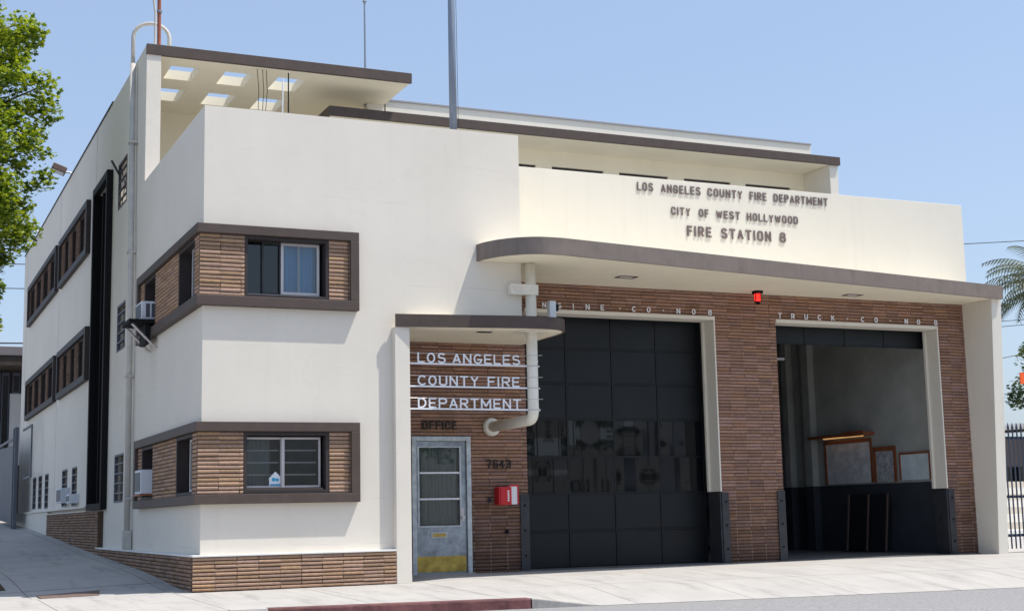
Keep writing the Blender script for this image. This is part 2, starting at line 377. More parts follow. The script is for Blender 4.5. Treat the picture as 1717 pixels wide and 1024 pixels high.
# ------------------------------------------------------------------ the fire station
B = thing('fire_station', 'off-white two-storey corner fire station with brown bands, brick panels and two truck bays', 'building')
GF, ZB = 0.0, 6.73
X1, XE, YB, YP = 4.87, 15.15, 1.58, 1.67
FR = .11
# bay geometry (window bands)
bays = {'upper': (3.86, 4.00, 4.88, 5.01), 'lower': (1.13, 1.26, 2.12, 2.25)}
fw = []      # holes in the front wall
sw = []      # holes in the side wall
for k, (z0, z1, z2, z3) in bays.items():
    fw.append((.57, 1.80, z1, z2)); sw += [(.32, 1.50, z1, z2), (3.38, 4.42, z1, z2)]
louv = [(6.8, 7.82, 6.80, 7.70), (6.7, 7.70, 4.05, 4.94), (6.6, 7.68, 1.27, 2.15)]
small = [(21.4, 22.3, 1.33, 2.2), (19.9, 20.85, 1.32, 2.2), (18.4, 19.3, 1.31, 2.2), (14.6, 15.65, 1.3, 2.17), (12.9, 13.82, 1.29, 2.16)]
fband = [(17.3, 24.4, 6.70, 7.88, 4), (11.6, 16.7, 6.66, 7.84, 3), (17.2, 24.3, 3.92, 5.07, 4), (11.4, 16.5, 3.90, 5.05, 3)]
strip = (8.5, 10.5, 1.17, 7.78)
fhole = []
for y0, y1, z0, z1, n in fband:
    a, b = y0+.14, y1-.14; p = (b-a)/(2*n+1) if n == 3 else (b-a)/(n*1.75)
    for i in range(n):
        if n == 3: s = a+p*(2*i+1); e = s+p
        else: s = a+p*(i*1.75+.42); e = s+p*1.15
        fhole.append((s, e, z0+.14, z1-.14))
mb = MB()
wallgrid(mb, 'y', 0, -1, .25, .25, X1, -.3, ZB, fw+[(3.0, X1, -.3, 3.75)])
weld(mb.build('front_wall', M['stucco'], B))
mb = MB()
wallgrid(mb, 'x', 0, -1, .25, 0, 26.5, -.3, 9.19, sw+louv+small+fhole+[(0, 4.88, ZB, 9.3), (strip[0]+.1, strip[1]-.1, strip[2]+.1, strip[3]-.1)])
weld(mb.build('side_wall', M['stucco'], B))
mb = MB(); mb.box(X1-.25, X1, .252, YP, 3.76, ZB-.002); mb.build('block_return_wall', M['stucco'], B)
# hidden rear enclosure, floors and roofs keep the rooms dark
mb = MB(); mb.box(.25, 15.1, 26.25, 26.5, -.3, 9.18); mb.box(14.9, XE, 6.65, 26.25, -.3, 9.0); mb.box(14.93, XE, YP+.2, 6.4, -.3, 6.0); mb.build('rear_walls', M['stucco'], B)
mb = MB(); mb.box(.25, 4.62, .25, 8.4, 6.0, 6.15); mb.box(4.62, 15.0, 1.87, 8.4, 6.0, 6.15); mb.box(.25, 14.95, 8.6, 26.3, 8.85, 8.98); mb.build('roof_deck', M['roofing'], B)
mb = MB(); mb.box(.25, 3.1, .25, 26, 2.7, 2.85); mb.box(.25, 26*.0+5.3, 1.9, 26, 2.7, 2.85); mb.box(.26, 5.3, 5.2, 5.3, -.3, 2.7); mb.box(.26, 5.3, 5.2, 5.3, 2.85, 6.0)
mb.box(5.3, 5.4, 1.9, 26, -.3, 6.0); mb.box(2.9, 3.02, .26, 1.6, -.3, 2.7); mb.box(3.02, X1-.01, .26, 1.56, 3.9, 4.0); mb.build('inner_partitions', M['room'], B)
# entry fin
mb = MB(); mb.box(2.77, 3.0, -.12, YB, -.3, 3.65); mb.build('entry_fin', M['stucco'], B, bevel=.006)
# window bands on the corner
def band(name, z0, z1, z2, z3):
    mb = MB(); o = FR
    xr, yr = 2.24, 4.88
    prof = [(z0, z1), (z2, z3)]
    for a, b in prof:
        mb.prism([(-o, yr), (-o, -o), (xr, -o), (xr, .002), (.002, .002), (.002, yr)], a, b)
    mb.box(xr-.13, xr, -o, .002, z1, z2); mb.box(-o, .002, yr-.13, yr, z1, z2)
    return mb.build('window_band', M['brown'], B, bevel=.006)
for k, (z0, z1, z2, z3) in bays.items():
    band(k, z0, z1, z2, z3)
    P = .055
    bricks('y', -P+.018, -1, -P-.004, .57, z1, z2, name='brick_panel', mat=M['brick_tan'], parent=B, mortar_depth=P-.02)
    bricks('y', -P+.018, -1, 1.80, 2.11, z1, z2, name='brick_panel', mat=M['brick_tan'], parent=B, mortar_depth=P-.02, u_off=1.80)
    bricks('x', -P+.018, -1, -.035, .32, z1, z2, name='brick_panel', mat=M['brick_tan'], parent=B, mortar_depth=P-.02)
    bricks('x', -P+.018, -1, 1.50, 3.38, z1, z2, name='brick_panel', mat=M['brick_tan'], parent=B, mortar_depth=P-.02)
    bricks('x', -P+.018, -1, 4.42, 4.75, z1, z2, name='brick_panel', mat=M['brick_tan'], parent=B, mortar_depth=P-.02)
# window units
def sash(o, axis, pos, u0, u1, v0, v1, w, d, material='alu', name='sash'):
    mb = MB()
    def bx(a, b, c, e):
        if axis == 'y': mb.box(a, b, pos-d/2, pos+d/2, c, e)
        else: mb.box(pos-d/2, pos+d/2, a, b, c, e)
    bx(u0, u1, v0, v0+w); bx(u0, u1, v1-w, v1); bx(u0, u0+w, v0+w, v1-w); bx(u1-w, u1, v0+w, v1-w)
    return mb.build(name, M[material], o, bevel=.003)
def pane(o, axis, pos, u0, u1, v0, v1, material='pane'):
    mb = MB()
    if axis == 'y': mb.box(u0, u1, pos-.003, pos+.003, v0, v1)
    else: mb.box(pos-.003, pos+.003, u0, u1, v0, v1)
    return mb.build('pane', M[material], o)
def curtain(o, axis, pos, u0, u1, v0, v1, material):
    mb = MB(); n = max(12, int((u1-u0)*90)); v = []
    for i in range(n+1):
        u = u0+(u1-u0)*i/n; w = pos+.018*math.sin(u*95+math.sin(u*17)*1.5)
        for z in (v0, v1): v.append((u, w, z) if axis == 'y' else (w, u, z))
    mb.v = v; mb.f = [(2*i, 2*i+2, 2*i+3, 2*i+1) for i in range(n)]
    return mb.build('curtain', M[material], o, smooth=True)
def wpart(parent=None):
    return parent
# upper front window: sliding, left half screened, right half with pale frame
def winroot(name):      # a window part: dark outer frame mesh carrying its sub-parts
    return name
z1, z2 = 4.00, 4.88
w = sash(B, 'y', .10, .572, 1.798, z1+.002, z2-.002, .045, .298, 'darkbrown', 'window')
mb = MB(); mb.box(.618, 1.752, .10, .15, z1+.05, z1+.075); mb.build('sill', M['alu'], w)
pane(w, 'y', .17, .63, 1.15, z1+.075, z2-.06, 'pane_dark'); sash(w, 'y', .14, .86, 1.14, z1+.08, z2-.05, .028, .025, 'steel_guard')
sash(w, 'y', .11, 1.13, 1.70, z1+.078, z2-.05, .04, .035); pane(w, 'y', .115, 1.17, 1.66, z1+.11, z2-.09, 'pane')
mb = MB(); mb.box(1.385, 1.415, .125, .15, z1+.11, z2-.09); mb.build('mullion', M['alu'], w)
curtain(w, 'y', .24, 1.16, 1.68, z1+.09, z2-.07, 'curtain_blue')
# lower front window
z1, z2 = 1.26, 2.12
w = sash(B, 'y', .10, .572, 1.798, z1+.002, z2-.002, .05, .298, 'darkbrown', 'window')
sash(w, 'y', .11, .60, 1.19, z1+.085, z2-.07, .03, .04); sash(w, 'y', .10, 1.13, 1.71, z1+.085, z2-.07, .03, .04)
pane(w, 'y', .12, .63, 1.16, z1+.1, z2-.09, 'pane'); pane(w, 'y', .11, 1.16, 1.68, z1+.1, z2-.09, 'pane')
mb = MB(); mb.box(1.14, 1.18, .06, .13, z1+.09, z2-.075); mb.build('mullion', M['alu'], w)
mb = MB(); mb.box(.62, 1.72, -.02, .135, z1+.055, z1+.08); mb.build('sill', M['brown'], w)
for i in range(3):
    for a, b in ((.64, 1.13), (1.19, 1.67)):
        mb = MB(); z = z1+.26+i*.17; mb.box(a, b, .18, .20, z, z+.018); mb.build('slat', M['alu'], w)
curtain(w, 'y', .24, .62, 1.02, z1+.09, z2-.07, 'curtain_dark')
# side windows on the bands
for z1, z2 in ((4.00, 4.88), (1.26, 2.12)):
    for a, b in ((.32, 1.50), (3.38, 4.42)):
        w = sash(B, 'x', .10, a+.002, b-.002, z1+.002, z2-.002, .05, .298, 'darkbrown', 'window')
        sash(w, 'x', .06 if a < 1 else .1, a+.05, a+.05+(b-a)*.52, z1+.06, z2-.06, .035, .035)
        pane(w, 'x', .12, a+.05, b-.05, z1+.055, z2-.055, 'pane_dark')
# long bands on the side wall
for idx, (y0, y1, z0, z1, n) in enumerate(fband):
    mb = MB(); o = .1
    mb.box(-o, .0, y0, y1, z0, z0+.14); mb.box(-o, .0, y0, y1, z1-.14, z1); mb.box(-o, 0, y0, y0+.14, z0+.14, z1-.14); mb.box(-o, 0, y1-.14, y1, z0+.14, z1-.14)
    mb.build('window_band', M['darkbrown'], B, bevel=.006)
    hs = [h for h in fhole if y0 < h[0] < y1 and z0 < h[2] < z1]
    es = [y0+.14]+[v for h in sorted(hs) for v in h[:2]]+[y1-.14]
    for a, b in zip(es[::2], es[1::2]):
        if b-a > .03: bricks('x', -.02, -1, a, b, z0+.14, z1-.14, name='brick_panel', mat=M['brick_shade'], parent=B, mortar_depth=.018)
    for h in hs:
        w = sash(B, 'x', .11, h[0]+.002, h[1]-.002, h[2]+.002, h[3]-.002, .03, .26, 'darkbrown', 'window')
        pane(w, 'x', .14, h[0]+.04, h[1]-.04, h[2]+.04, h[3]-.04, 'pane_dark')
# jalousie windows
for h in louv[1:]+small:
    w = sash(B, 'x', .03, h[0]+.002, h[1]-.002, h[2]+.002, h[3]-.002, .035, .05, 'gate_grey', 'louvre_window')
    n = 5
    for i in range(1, n):
        z = h[2]+(h[3]-h[2])*i/n; mb = MB(); mb.box(.0, .05, h[0]+.037, h[1]-.037, z-.012, z+.012); mb.build('slat', M['gate_grey'], w)
    pane(w, 'x', .12, h[0]+.01, h[1]-.01, h[2]+.01, h[3]-.01, 'pane_dark')
# barred opening high in the side wall, open to the terrace
h = louv[0]
w = sash(B, 'x', .02, h[0]+.002, h[1]-.002, h[2]+.002, h[3]-.002, .04, .05, 'darkbrown', 'barred_opening')
for i in range(1, 5):
    z = h[2]+(h[3]-h[2])*i/5; mb = MB(); mb.box(.0, .03, h[0]+.04, h[1]-.04, z-.014, z+.014); mb.build('bar', M['darkbrown'], w)
mb = MB(); mb.obox((.035, (h[0]+h[1])/2, 7.25), (.006, 0, 0), (0, .45, .38), (0, .01, -.012)); mb.obox((.05, (h[0]+h[1])/2, 7.25), (.006, 0, 0), (0, -.45, .38), (0, .01, .012)); mb.build('brace', M['darkbrown'], w)
mb = MB(); mb.tube([(-.01, 7.7, 7.50), (-.14, 7.8, 7.78)], .022); mb.build('bracket_arm', M['darkbrown'], w)
# stair window strip
y0, y1, z0, z1 = strip
mb = MB(); o = .12
mb.box(-o, -.001, y0, y0+.14, z0, z1); mb.box(-o, -.001, y1-.14, y1, z0, z1); mb.box(-o, -.001, y0+.14, y1-.14, z1-.14, z1); mb.box(-o, -.001, y0+.14, y1-.14, z0, z0+.12)
w = mb.build('stair_window', M['blacktrim'], B, bevel=.006)
mb = MB(); mb.box(.10, .16, y0+.102, y1-.102, z0+.102, z1-.102); mb.box(-.05, .099, y1-.13, y1-.102, z0+.13, z1-.13); mb.build('panel', M['blacktrim'], w)
for i in range(1, 4):
    y = y0+(y1-y0)*i/4; mb = MB(); mb.box(.02, .099, y-.03, y+.03, z0+.12, z1-.14); mb.build('mullion', M['blacktrim'], w)
# brick base: front + side
bricks('y', -.10, -1, -.121, 2.765, -.08, .425, name='brick_base', mat=M['brick_tan'], parent=B, mortar_depth=.098, course=.052, ln=.3)
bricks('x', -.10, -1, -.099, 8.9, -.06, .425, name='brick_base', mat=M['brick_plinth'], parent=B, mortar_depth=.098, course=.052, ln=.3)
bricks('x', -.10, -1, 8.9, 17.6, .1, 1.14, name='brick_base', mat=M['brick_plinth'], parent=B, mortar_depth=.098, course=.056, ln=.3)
mb = MB(); mb.prism([(-.13, 9.0), (-.13, -.13), (2.768, -.13), (2.768, -.001), (-.001, -.001), (-.001, 9.0)], .426, .452); mb.build('base_ledge', M['ledge'], B, bevel=.005)
mb = MB(); mb.box(-.13, -.001, 10.55, 17.6, 1.142, 1.165); mb.box(-.10, -.001, 17.62, 26.4, 0, 1.22); mb.box(-.14, -.001, 10.6, 26.4, 1.222, 1.26); mb.build('side_ledge', M['stucco'], B, bevel=.004)
# joints and cracks on the side wall
for y, a, b in ((10.85, 7.9, 9.17), (11.05, 1.27, 7.9), (18.22-1.1, 1.27, 9.17), (25.6, 1.3, 9.17)):
    mb = MB(); mb.box(-.004, .0005, y-.014, y+.014, a, b); mb.build('expansion_joint', M['pipe_grey'], B)
mb = MB(); mb.box(-.02, .27, 8.7, 26.52, 9.192, 9.225); mb.build('roof_edge_trim', M['darkbrown'], B)
# raised terrace roof with six square openings
sk = [(a, a+.52, b, b+.78) for a in (.52, 1.5, 2.48) for b in (5.4, 6.8)]
def slab_holes(mb, x0, x1, y0, y1, z0, z1, holes):
    us = sorted({x0, x1} | {h[i] for h in holes for i in (0, 1)}); vs = sorted({y0, y1} | {h[i] for h in holes for i in (2, 3)})
    def solid(i, j):
        if i < 0 or j < 0 or i >= len(us)-1 or j >= len(vs)-1: return False
        a, b = (us[i]+us[i+1])/2, (vs[j]+vs[j+1])/2
        return not any(h[0] < a < h[1] and h[2] < b < h[3] for h in holes)
    for i in range(len(us)-1):
        for j in range(len(vs)-1):
            if not solid(i, j): continue
            a, b, c, d = us[i], us[i+1], vs[j], vs[j+1]
            for z in (z0, z1): mb.quad((a, c, z), (b, c, z), (b, d, z), (a, d, z))
            if not solid(i-1, j): mb.quad((a, c, z0), (a, d, z0), (a, d, z1), (a, c, z1))
            if not solid(i+1, j): mb.quad((b, c, z0), (b, d, z0), (b, d, z1), (b, c, z1))
            if not solid(i, j-1): mb.quad((a, c, z0), (b, c, z0), (b, c, z1), (a, c, z1))
            if not solid(i, j+1): mb.quad((a, d, z0), (b, d, z0), (b, d, z1), (a, d, z1))
mb = MB(); slab_holes(mb, .252, 4.90, 4.93, 8.4, 9.01, 9.185, sk); weld(mb.build('terrace_roof', M['soffit'], B))
mb = MB(); mb.box(-.006, 4.92, 4.855, 4.925, 9.005, 9.195); mb.box(4.905, 4.92, 4.925, 8.4, 9.03, 9.195); mb.build('roof_fascia', M['brown'], B, bevel=.004)
mb = MB(); mb.box(.25, 3.5, 8.4, 8.6, 6.0, 9.1); mb.box(3.5, 14.9, 8.4, 8.6, 6.0, 9.0); mb.build('terrace_back_wall', M['soffit'], B)
# set-back upper storey
wh = [(a, b, 7.1, 8.06) for a, b in ((7.0, 8.20), (8.57, 9.79), (10.16, 11.36), (11.76, 12.95), (13.34, 14.54))]
mb = MB(); wallgrid(mb, 'y', 6.4, -1, .25, 3.5, XE-.001, 6.15, 8.39, wh); weld(mb.build('upper_wall', M['soffit'], B))
mb = MB(); mb.box(4.55, 4.90, 6.4, 6.65, 8.39, 9.008); mb.box(4.93, XE-.001, 6.4, 6.65, 8.39, 9.09); mb.build('upper_parapet', M['cream'], B)
mb = MB(); mb.box(4.93, XE+.01, 6.37, 6.68, 9.092, 9.13); mb.build('coping', M['grey_coping'], B, bevel=.004)
for a, b, c, d in wh:
    w = sash(B, 'y', 6.5, a+.002, b-.002, c+.002, d-.002, .05, .1, 'darkbrown', 'window'); pane(w, 'y', 6.5, a+.05, b-.05, c+.05, d-.05, 'pane_dark')
mb = MB(); mb.box(3.5, XE, 5.45, 6.398, 8.395, 8.56); mb.build('upper_eave', M['soffit'], B)
mb = MB(); mb.box(3.5, XE-.01, 5.45, 6.397, 8.5605, 8.566); mb.build('added_eave_sheet', M['roofing'], B)  # unseen grey sheet added to tone light bounced under the terrace roof
mb = MB(); mb.box(3.46, XE+.03, 5.39, 5.448, 8.388, 8.572); mb.box(XE+.001, XE+.03, 5.448, 6.4, 8.388, 8.572); mb.box(3.46, 3.498, 5.448, 6.398, 8.388, 8.572); mb.build('upper_fascia', M['brown'], B, bevel=.004)
mb = MB(); mb.box(14.93, XE, 5.455, 6.395, 6.15, 8.39); mb.build('upper_end_post', M['cream'], B, bevel=.005)
# street front parapet with the lettering
mb = MB(); mb.box(X1+.001, XE, YP, YP+.2, 4.97, 6.70); mb.build('front_parapet', M['cream'], B, bevel=.006)
mb = MB(); mb.box(XE-.2, XE-.001, YP+.2, 5.4, 4.8, 6.66); mb.box(X1+.001, XE-.01, YP+.05, YP+.2, 4.65, 4.968); mb.build('side_parapet', M['cream'], B)
# big curved canopy
def arc(pts, n=8):            # Catmull-Rom through points
    out = []
    for i in range(len(pts)-1):
        p0, p1, p2, p3 = pts[max(i-1, 0)], pts[i], pts[i+1], pts[min(i+2, len(pts)-1)]
        for k in range(n):
            t = k/n
            out.append(tuple(.5*((2*p1[j])+(-p0[j]+p2[j])*t+(2*p0[j]-5*p1[j]+4*p2[j]-p3[j])*t*t+(-p0[j]+3*p1[j]-3*p2[j]+p3[j])*t**3) for j in (0, 1)))
    out.append(pts[-1]); return out
def offset(poly, d):
    out = []
    for i, p in enumerate(poly):
        a = Vector(poly[max(i-1, 0)]); b = Vector(poly[min(i+1, len(poly)-1)]); t = (b-a).normalized(); n = Vector((-t.y, t.x)); out.append((p[0]+n.x*d, p[1]+n.y*d))
    return out
edge = arc([(4.13, -.002), (4.17, -.22), (4.30, -.50), (4.52, -.74), (4.80, -.875), (5.15, -.895)], 6)+[(15.16, .735)]
inner = offset(edge, .04)
inner[0] = (inner[0][0], -.002); inner[-1] = (15.12, inner[-1][1])
mb = MB(); mb.prism(edge+inner[::-1], 4.705, 4.962)
mb.f = [f for f in mb.f]
fas = mb.build('canopy_fascia', M['fascia_grey'], B, smooth=False)
for p in fas.data.polygons: p.use_smooth = abs(p.normal.z) < .5
m2 = fas.modifiers.new('es', 'EDGE_SPLIT'); m2.split_angle = R(25)
mb.v = []; mb.f = []
core = [(x, y) for x, y in offset(edge, .041)]; core[0] = (core[0][0], -.003)
core = [c for c in core]; core[-1] = (15.1, core[-1][1])
mb = MB(); mb.prism(core+[(15.1, YP-.002), (X1+.002, YP-.002), (X1+.002, -.003)], 4.712, 4.95); mb.build('canopy', M['soffit'], B)
mb = MB(); mb.box(15.121, 15.158, .79, YP-.002, 4.708, 4.96); mb.build('canopy_end_fascia', M['fascia_grey'], B)
# small entry canopy
edge = [(2.772, -.135), (3.8, -.30), (4.70, -.45)]+arc([(4.72, -.452), (5.10, -.455), (5.36, -.36), (5.53, -.12), (5.59, .25)], 6)[1:]+[(5.60, 1.0), (5.6, 1.57)]
inner = offset(edge, .035); inner[0] = (2.79, inner[0][1]); inner[-1] = (inner[-1][0], 1.57)
mb = MB(); mb.prism(edge+inner[::-1], 3.648, 3.835)
fas = mb.build('entry_canopy_fascia', M['brown'], B)
for p in fas.data.polygons: p.use_smooth = abs(p.normal.z) < .5
m2 = fas.modifiers.new('es', 'EDGE_SPLIT'); m2.split_angle = R(25)
core = offset(edge, .036); core[0] = (2.80, core[0][1]); core[-1] = (core[-1][0], 1.565)
mb = MB(); mb.prism(core+[(3.01, 1.565), (3.01, -.09), (2.80, -.09)], 3.656, 3.82); mb.build('entry_canopy', M['soffit'], B)
mb = MB(); mb.tube([(5.0, -.05, 3.645), (5.0, -.05, 3.652)], .26, 32); mb.build('soffit_disc', M['cream'], B)  # thin cream disc added under the canopy around the downpipe
mb = MB(); mb.box(4.19, 4.42, .1, .22, 3.648, 3.6545); mb.build('soffit_light', M['darkbrown'], B)
# brick street wall with door openings
O1, O2, ZH = (5.63, 9.31), (10.60, 14.27), 4.275
DR = (3.63, 4.64, -.2, 2.16)
bricks('y', YB+.018, -1, 3.0, 14.92, -.08, 4.712, holes=[(O1[0], O1[1], -1, ZH), (O2[0], O2[1], -1, ZH), DR], name='brick_wall', mat=M['brick_red'], parent=B, mortar_depth=.28, u_off=9.31)
# trims of the truck openings
for n, (a, b) in enumerate((O1, O2)):
    mb = MB()
    mb.box(a, b, YB-.03, YB+.34, ZH-.065, ZH-.001)
    mb.box(b-.03, b-.001, YB-.025, YB+.34, 1.225, ZH-.067)
    mb.box(b-.075, b-.031, YB+.28, YB+.34, 1.225, ZH-.067)
    mb.build('opening_trim', M['cream'], B, bevel=.004)
    for s in (0, 1):
        mb = MB()
        if s == 0: mb.box(a-.15, a+.008, YB-.03, YB-.012, -.05, 1.23); mb.box(a+.0, a+.012, YB-.01, YB+.36, -.05, 1.223)
        else: mb.box(b-.008, b+.13, YB-.03, YB-.012, -.05, 1.21); mb.box(b-.04, b-.001, YB-.01, YB+.36, -.05, 1.205)
        g = mb.build('corner_guard', M['steel_guard'], B, bevel=.003)
        for z in (.25, .65, 1.05):
            x = (a-.075) if s == 0 else b+.07
            mb = MB(); mb.tube([(x, YB-.042, z), (x, YB-.03, z)], .018, 8); mb.build('bolt', M['blacktrim'], g)
# garage doors
def garage_panels(rows, x0, x1, zs, y, glassrows=(), tilt=None):
    mb = MB(); mb.box(x0, x1, y+.02, y+.05, zs[0], zs[-1]); d = mb.build('garage_door', M['door_black'], B)
    nc = 4; cw = (x1-x0)/nc
    for j in range(len(zs)-1):
        for i in range(nc):
            a, b = x0+i*cw+.02, x0+(i+1)*cw-.02; c, e = zs[j]+.018, zs[j+1]-.018
            mb = MB()
            if j in glassrows:
                # slightly wavy glass
                mb.v = []; nx, nz = 16, 8
                ph = random.random()*6
                for k in range(nz+1):
                    for l in range(nx+1):
                        u, v = l/nx, k/nz; mb.v.append((a+(b-a)*u, y+.004+.0035*math.sin(u*6.5+ph)+.0025*math.sin(v*5+ph), c+(e-c)*v))
                mb.f = [(k*(nx+1)+l, k*(nx+1)+l+1, (k+1)*(nx+1)+l+1, (k+1)*(nx+1)+l) for k in range(nz) for l in range(nx)]
                mb.build('pane', M['door_glass'], d, smooth=True)
            else:
                mb.box(a, b, y+.006, y+.019, c, e); mb.build('panel', M['door_black'], d, bevel=.005)
    for i in range(nc+1): mb = MB(); mb.box(x0+i*cw-.016, x0+i*cw+.016, y-.003, y+.0195, zs[0], zs[-1]); mb.build('stile', M['door_black'], d, bevel=.004)
    for z in zs[1:-1]: mb = MB(); mb.box(x0+.026, x1-.026, y+.0, y+.0195, z-.014, z+.014); mb.build('rail', M['door_black'], d, bevel=.003)
    return d
garage_panels(7, 5.64+.1, 9.29, [.01, .61, 1.24, 1.85, 2.48, 3.09, 3.69, 4.3], 2.08, (2, 3))
d = garage_panels(1, 10.62, 14.25, [3.89, 4.3], 2.0)
mb = MB(); mb.box(5.66, 9.28, 2.075, 2.12, -.02, .03); mb.build('door_seal', M['blacktrim'], B)
# garage interior
mb = MB(); wallgrid(mb, 'x', 14.6, -1, .2, 1.9, 26, 1.372, 4.6, []); weld(mb.build('interior_wall', M['int_wall'], B))
mb = MB(); mb.box(14.585, 14.8, 1.9, 26, -.2, 1.37); mb.build('wainscot', M['int_dark'], B)
mb = MB(); mb.box(5.45, 14.6, 12.5, 12.6, -.2, 4.6); mb.box(5.4, 14.9, 1.88, 26, 4.61, 4.7); mb.box(12.2, 14.58, 8.6, 8.7, 0, 4.6); mb.build('garage_back', M['room'], B)
mb = MB(); mb.box(5.4, 14.9, 1.5, 26, -.2, .012); mb.build('garage_floor', M['floor_int'], B)
for y, w_ in ((5.95, .26), (6.75, .2)):
    mb = MB(); mb.box(14.42, 14.584, y, y+w_, 1.375, 4.6); mb.build('pilaster', M['int_wall'], B)
    mb = MB(); mb.box(14.41, 14.583, y-.005, y+w_+.005, 0.012, 1.373); mb.build('pilaster_base', M['int_dark'], B)
mb = MB(); mb.box(14.3, 14.8, 1.87, 1.899, 1.22, 4.6); mb.box(9.4, 10.5, 1.87, 1.9, 0, 4.6); mb.build('inner_return', M['int_wall'], B)
mb = MB(); mb.tube([(14.5, 7.3, 1.4), (14.5, 7.3, 4.5)], .03); mb.tube([(14.45, 7.6, .2), (14.45, 7.6, 4.5)], .04); mb.build('wall_pipe', M['pipe_grey'], B)
# right-hand fin, leaning edge
mb = MB(); n = 0
a, b = 14.92, XE
mb.v = [(a, .79, 4.712), (b, .79, 4.712), (b, 1.06, -.1), (a, 1.06, -.1), (a, YP-.003, 4.712), (b, YP-.003, 4.712), (b, YP-.003, -.1), (a, YP-.003, -.1)]
mb.f = [(0, 1, 2, 3), (4, 7, 6, 5), (0, 3, 7, 4), (1, 5, 6, 2), (0, 4, 5, 1), (3, 2, 6, 7)]
mb.build('end_fin', M['cream'], B, bevel=.006)
mb = MB(); mb.box(14.93, XE-.002, YP, 6.6, -.3, 4.64); mb.build('end_wall', M['cream'], B)
for x, y in ((7.05, .62), (12.0, 1.15)):
    mb = MB(); z = 4.7115
    c = (x, y); mb.box(x-.17, x+.17, y-.1, y-.07, z-.012, z); mb.box(x-.17, x+.17, y+.07, y+.1, z-.012, z); mb.box(x-.17, x-.14, y-.07, y+.07, z-.012, z); mb.box(x+.14, x+.17, y-.07, y+.07, z-.012, z)
    l = mb.build('soffit_light', M['plate'], B); mb = MB(); mb.box(x-.139, x+.139, y-.069, y+.069, z-.004, z); mb.build('lens', M['ledge'], l)
# downpipe on the street front: through the small canopy, elbow into the brick
pts = [(5.0, -.05, 4.705), (5.0, -.05, 2.46)]
for i in range(1, 7):
    t = i/6*math.pi/2; pts.append((5.0, -.05+.14*(1-math.cos(t)), 2.46-.14*math.sin(t)))
pts.append((5.0, 1.56, 2.31))
mb = MB(); mb.tube(pts, .084, 24); dp = mb.build('downpipe', M['pipe_cream'], B, smooth=True)
mb = MB(); mb.tube([(5.0, 1.555, 2.31), (5.0, 1.50, 2.31)], [.15, .135], 28); mb.build('flange', M['pipe_cream'], dp)
mb = MB()
for z in (3.2, 2.48): mb.tube([(5.0, -.05, z-.01), (5.0, -.05, z+.01)], .09, 24)
mb.build('pipe_collar', M['pipe_cream'], dp)
mb = MB(); mb.box(4.63, 5.09, -.145, -.003, 4.21, 4.37); mb.build('pipe_bracket', M['pipe_cream'], dp, bevel=.006)
mb = MB(); mb.box(4.67, 4.82, -.150, -.146, 4.24, 4.34); mb.build('bracket_plate', M['stucco'], dp)
# side downspout with goose neck onto the roof
pts = [(-.09, 5.55, .50), (-.09, 5.6, 4.8), (-.09, 5.8, 9.1)]
mb = MB(); mb.tube(pts, .05, 14); ds = mb.build('side_downspout', M['pipe_grey'], B, smooth=True)
pts = [(-.09, 5.8, 9.1), (-.09, 5.83, 9.62)]
for i in range(1, 11):
    t = i/10*math.pi; pts.append((-.09+.31*(1-math.cos(t)), 5.83-.15*i/10, 9.62+.26*math.sin(t)))
pts.append((.53, 5.68, 9.2))
mb = MB(); mb.tube(pts, .036, 14); mb.build('goose_neck', M['pipe_grey'], ds, smooth=True)
mb = MB(); mb.box(-.16, -.02, 5.49, 5.62, .46, .78); mb.build('base_shoe', M['pipe_grey'], ds)
mb = MB(); mb.tube([(-.02, 5.78, .47), (-.02, 5.78, 2.6), (-.02, 5.9, 2.62), (-.02, 6.02, 5), (-.02, 6.06, 9.0)], .014, 8); mb.build('conduit', M['pipe_grey'], ds)
mb = MB()
for z in (1.3, 3.4, 5.6, 7.6): mb.box(-.15, -.002, 5.45+.05*z/2, 5.64+.05*z/2, z, z+.04)
mb.build('strap', M['pipe_grey'], ds)
# office door
mb = MB(); a, b = 3.632, 4.638
mb.box(a, a+.075, YB-.01, YB+.12, .0, 2.158); mb.box(b-.075, b, YB-.01, YB+.12, 0, 2.158); mb.box(a+.076, b-.076, YB-.01, YB+.12, 2.085, 2.158)
dr = mb.build('office_door', M['frame_steel'], B, bevel=.004)
mb = MB(); wallgrid(mb, 'y', YB+.035, -1, .045, a+.08, b-.08, .015, 2.08, [(3.77, 4.45, .76, 1.98)]); weld(mb.build('leaf', M['door_steel'], dr))
pane(dr, 'y', YB+.06, 3.77, 4.45, .76, 1.98, 'pane')
mb = MB()
for z in (1.16, 1.57): mb.box(3.772, 4.448, YB+.025, YB+.05, z, z+.028)
mb.build('glazing_bar', M['whitepaint'], dr)
mb = MB(); mb.box(3.74, 3.768, YB+.028, YB+.0345, .74, 2.0); mb.box(4.452, 4.48, YB+.028, YB+.0345, .74, 2.0); mb.box(3.769, 4.451, YB+.028, YB+.0345, .735, .758); mb.box(3.769, 4.451, YB+.028, YB+.0345, 1.982, 2.0); mb.build('glass_bead', M['frame_steel'], dr)
mb = MB(); mb.box(3.72, 4.545, YB+.029, YB+.0345, .04, .285); mb.build('kick_plate', M['brass'], dr, bevel=.001)
mb = MB(); mb.box(3.95, 4.23, YB+.022, YB+.0345, .565, .655); ms = mb.build('mail_slot', M['frame_steel'], dr, bevel=.002); mb = MB(); mb.box(3.98, 4.20, YB+.016, YB+.0215, .585, .64); mb.build('flap', M['brass'], ms)
mb = MB(); mb.box(4.465, 4.52, YB+.026, YB+.0345, .82, 1.02); hd = mb.build('lock_plate', M['alu'], dr); mb = MB(); mb.tube([(4.49, YB+.025, .88), (4.49, YB-.03, .88)], [.018, .03], 12); mb.build('knob', M['alu'], hd)
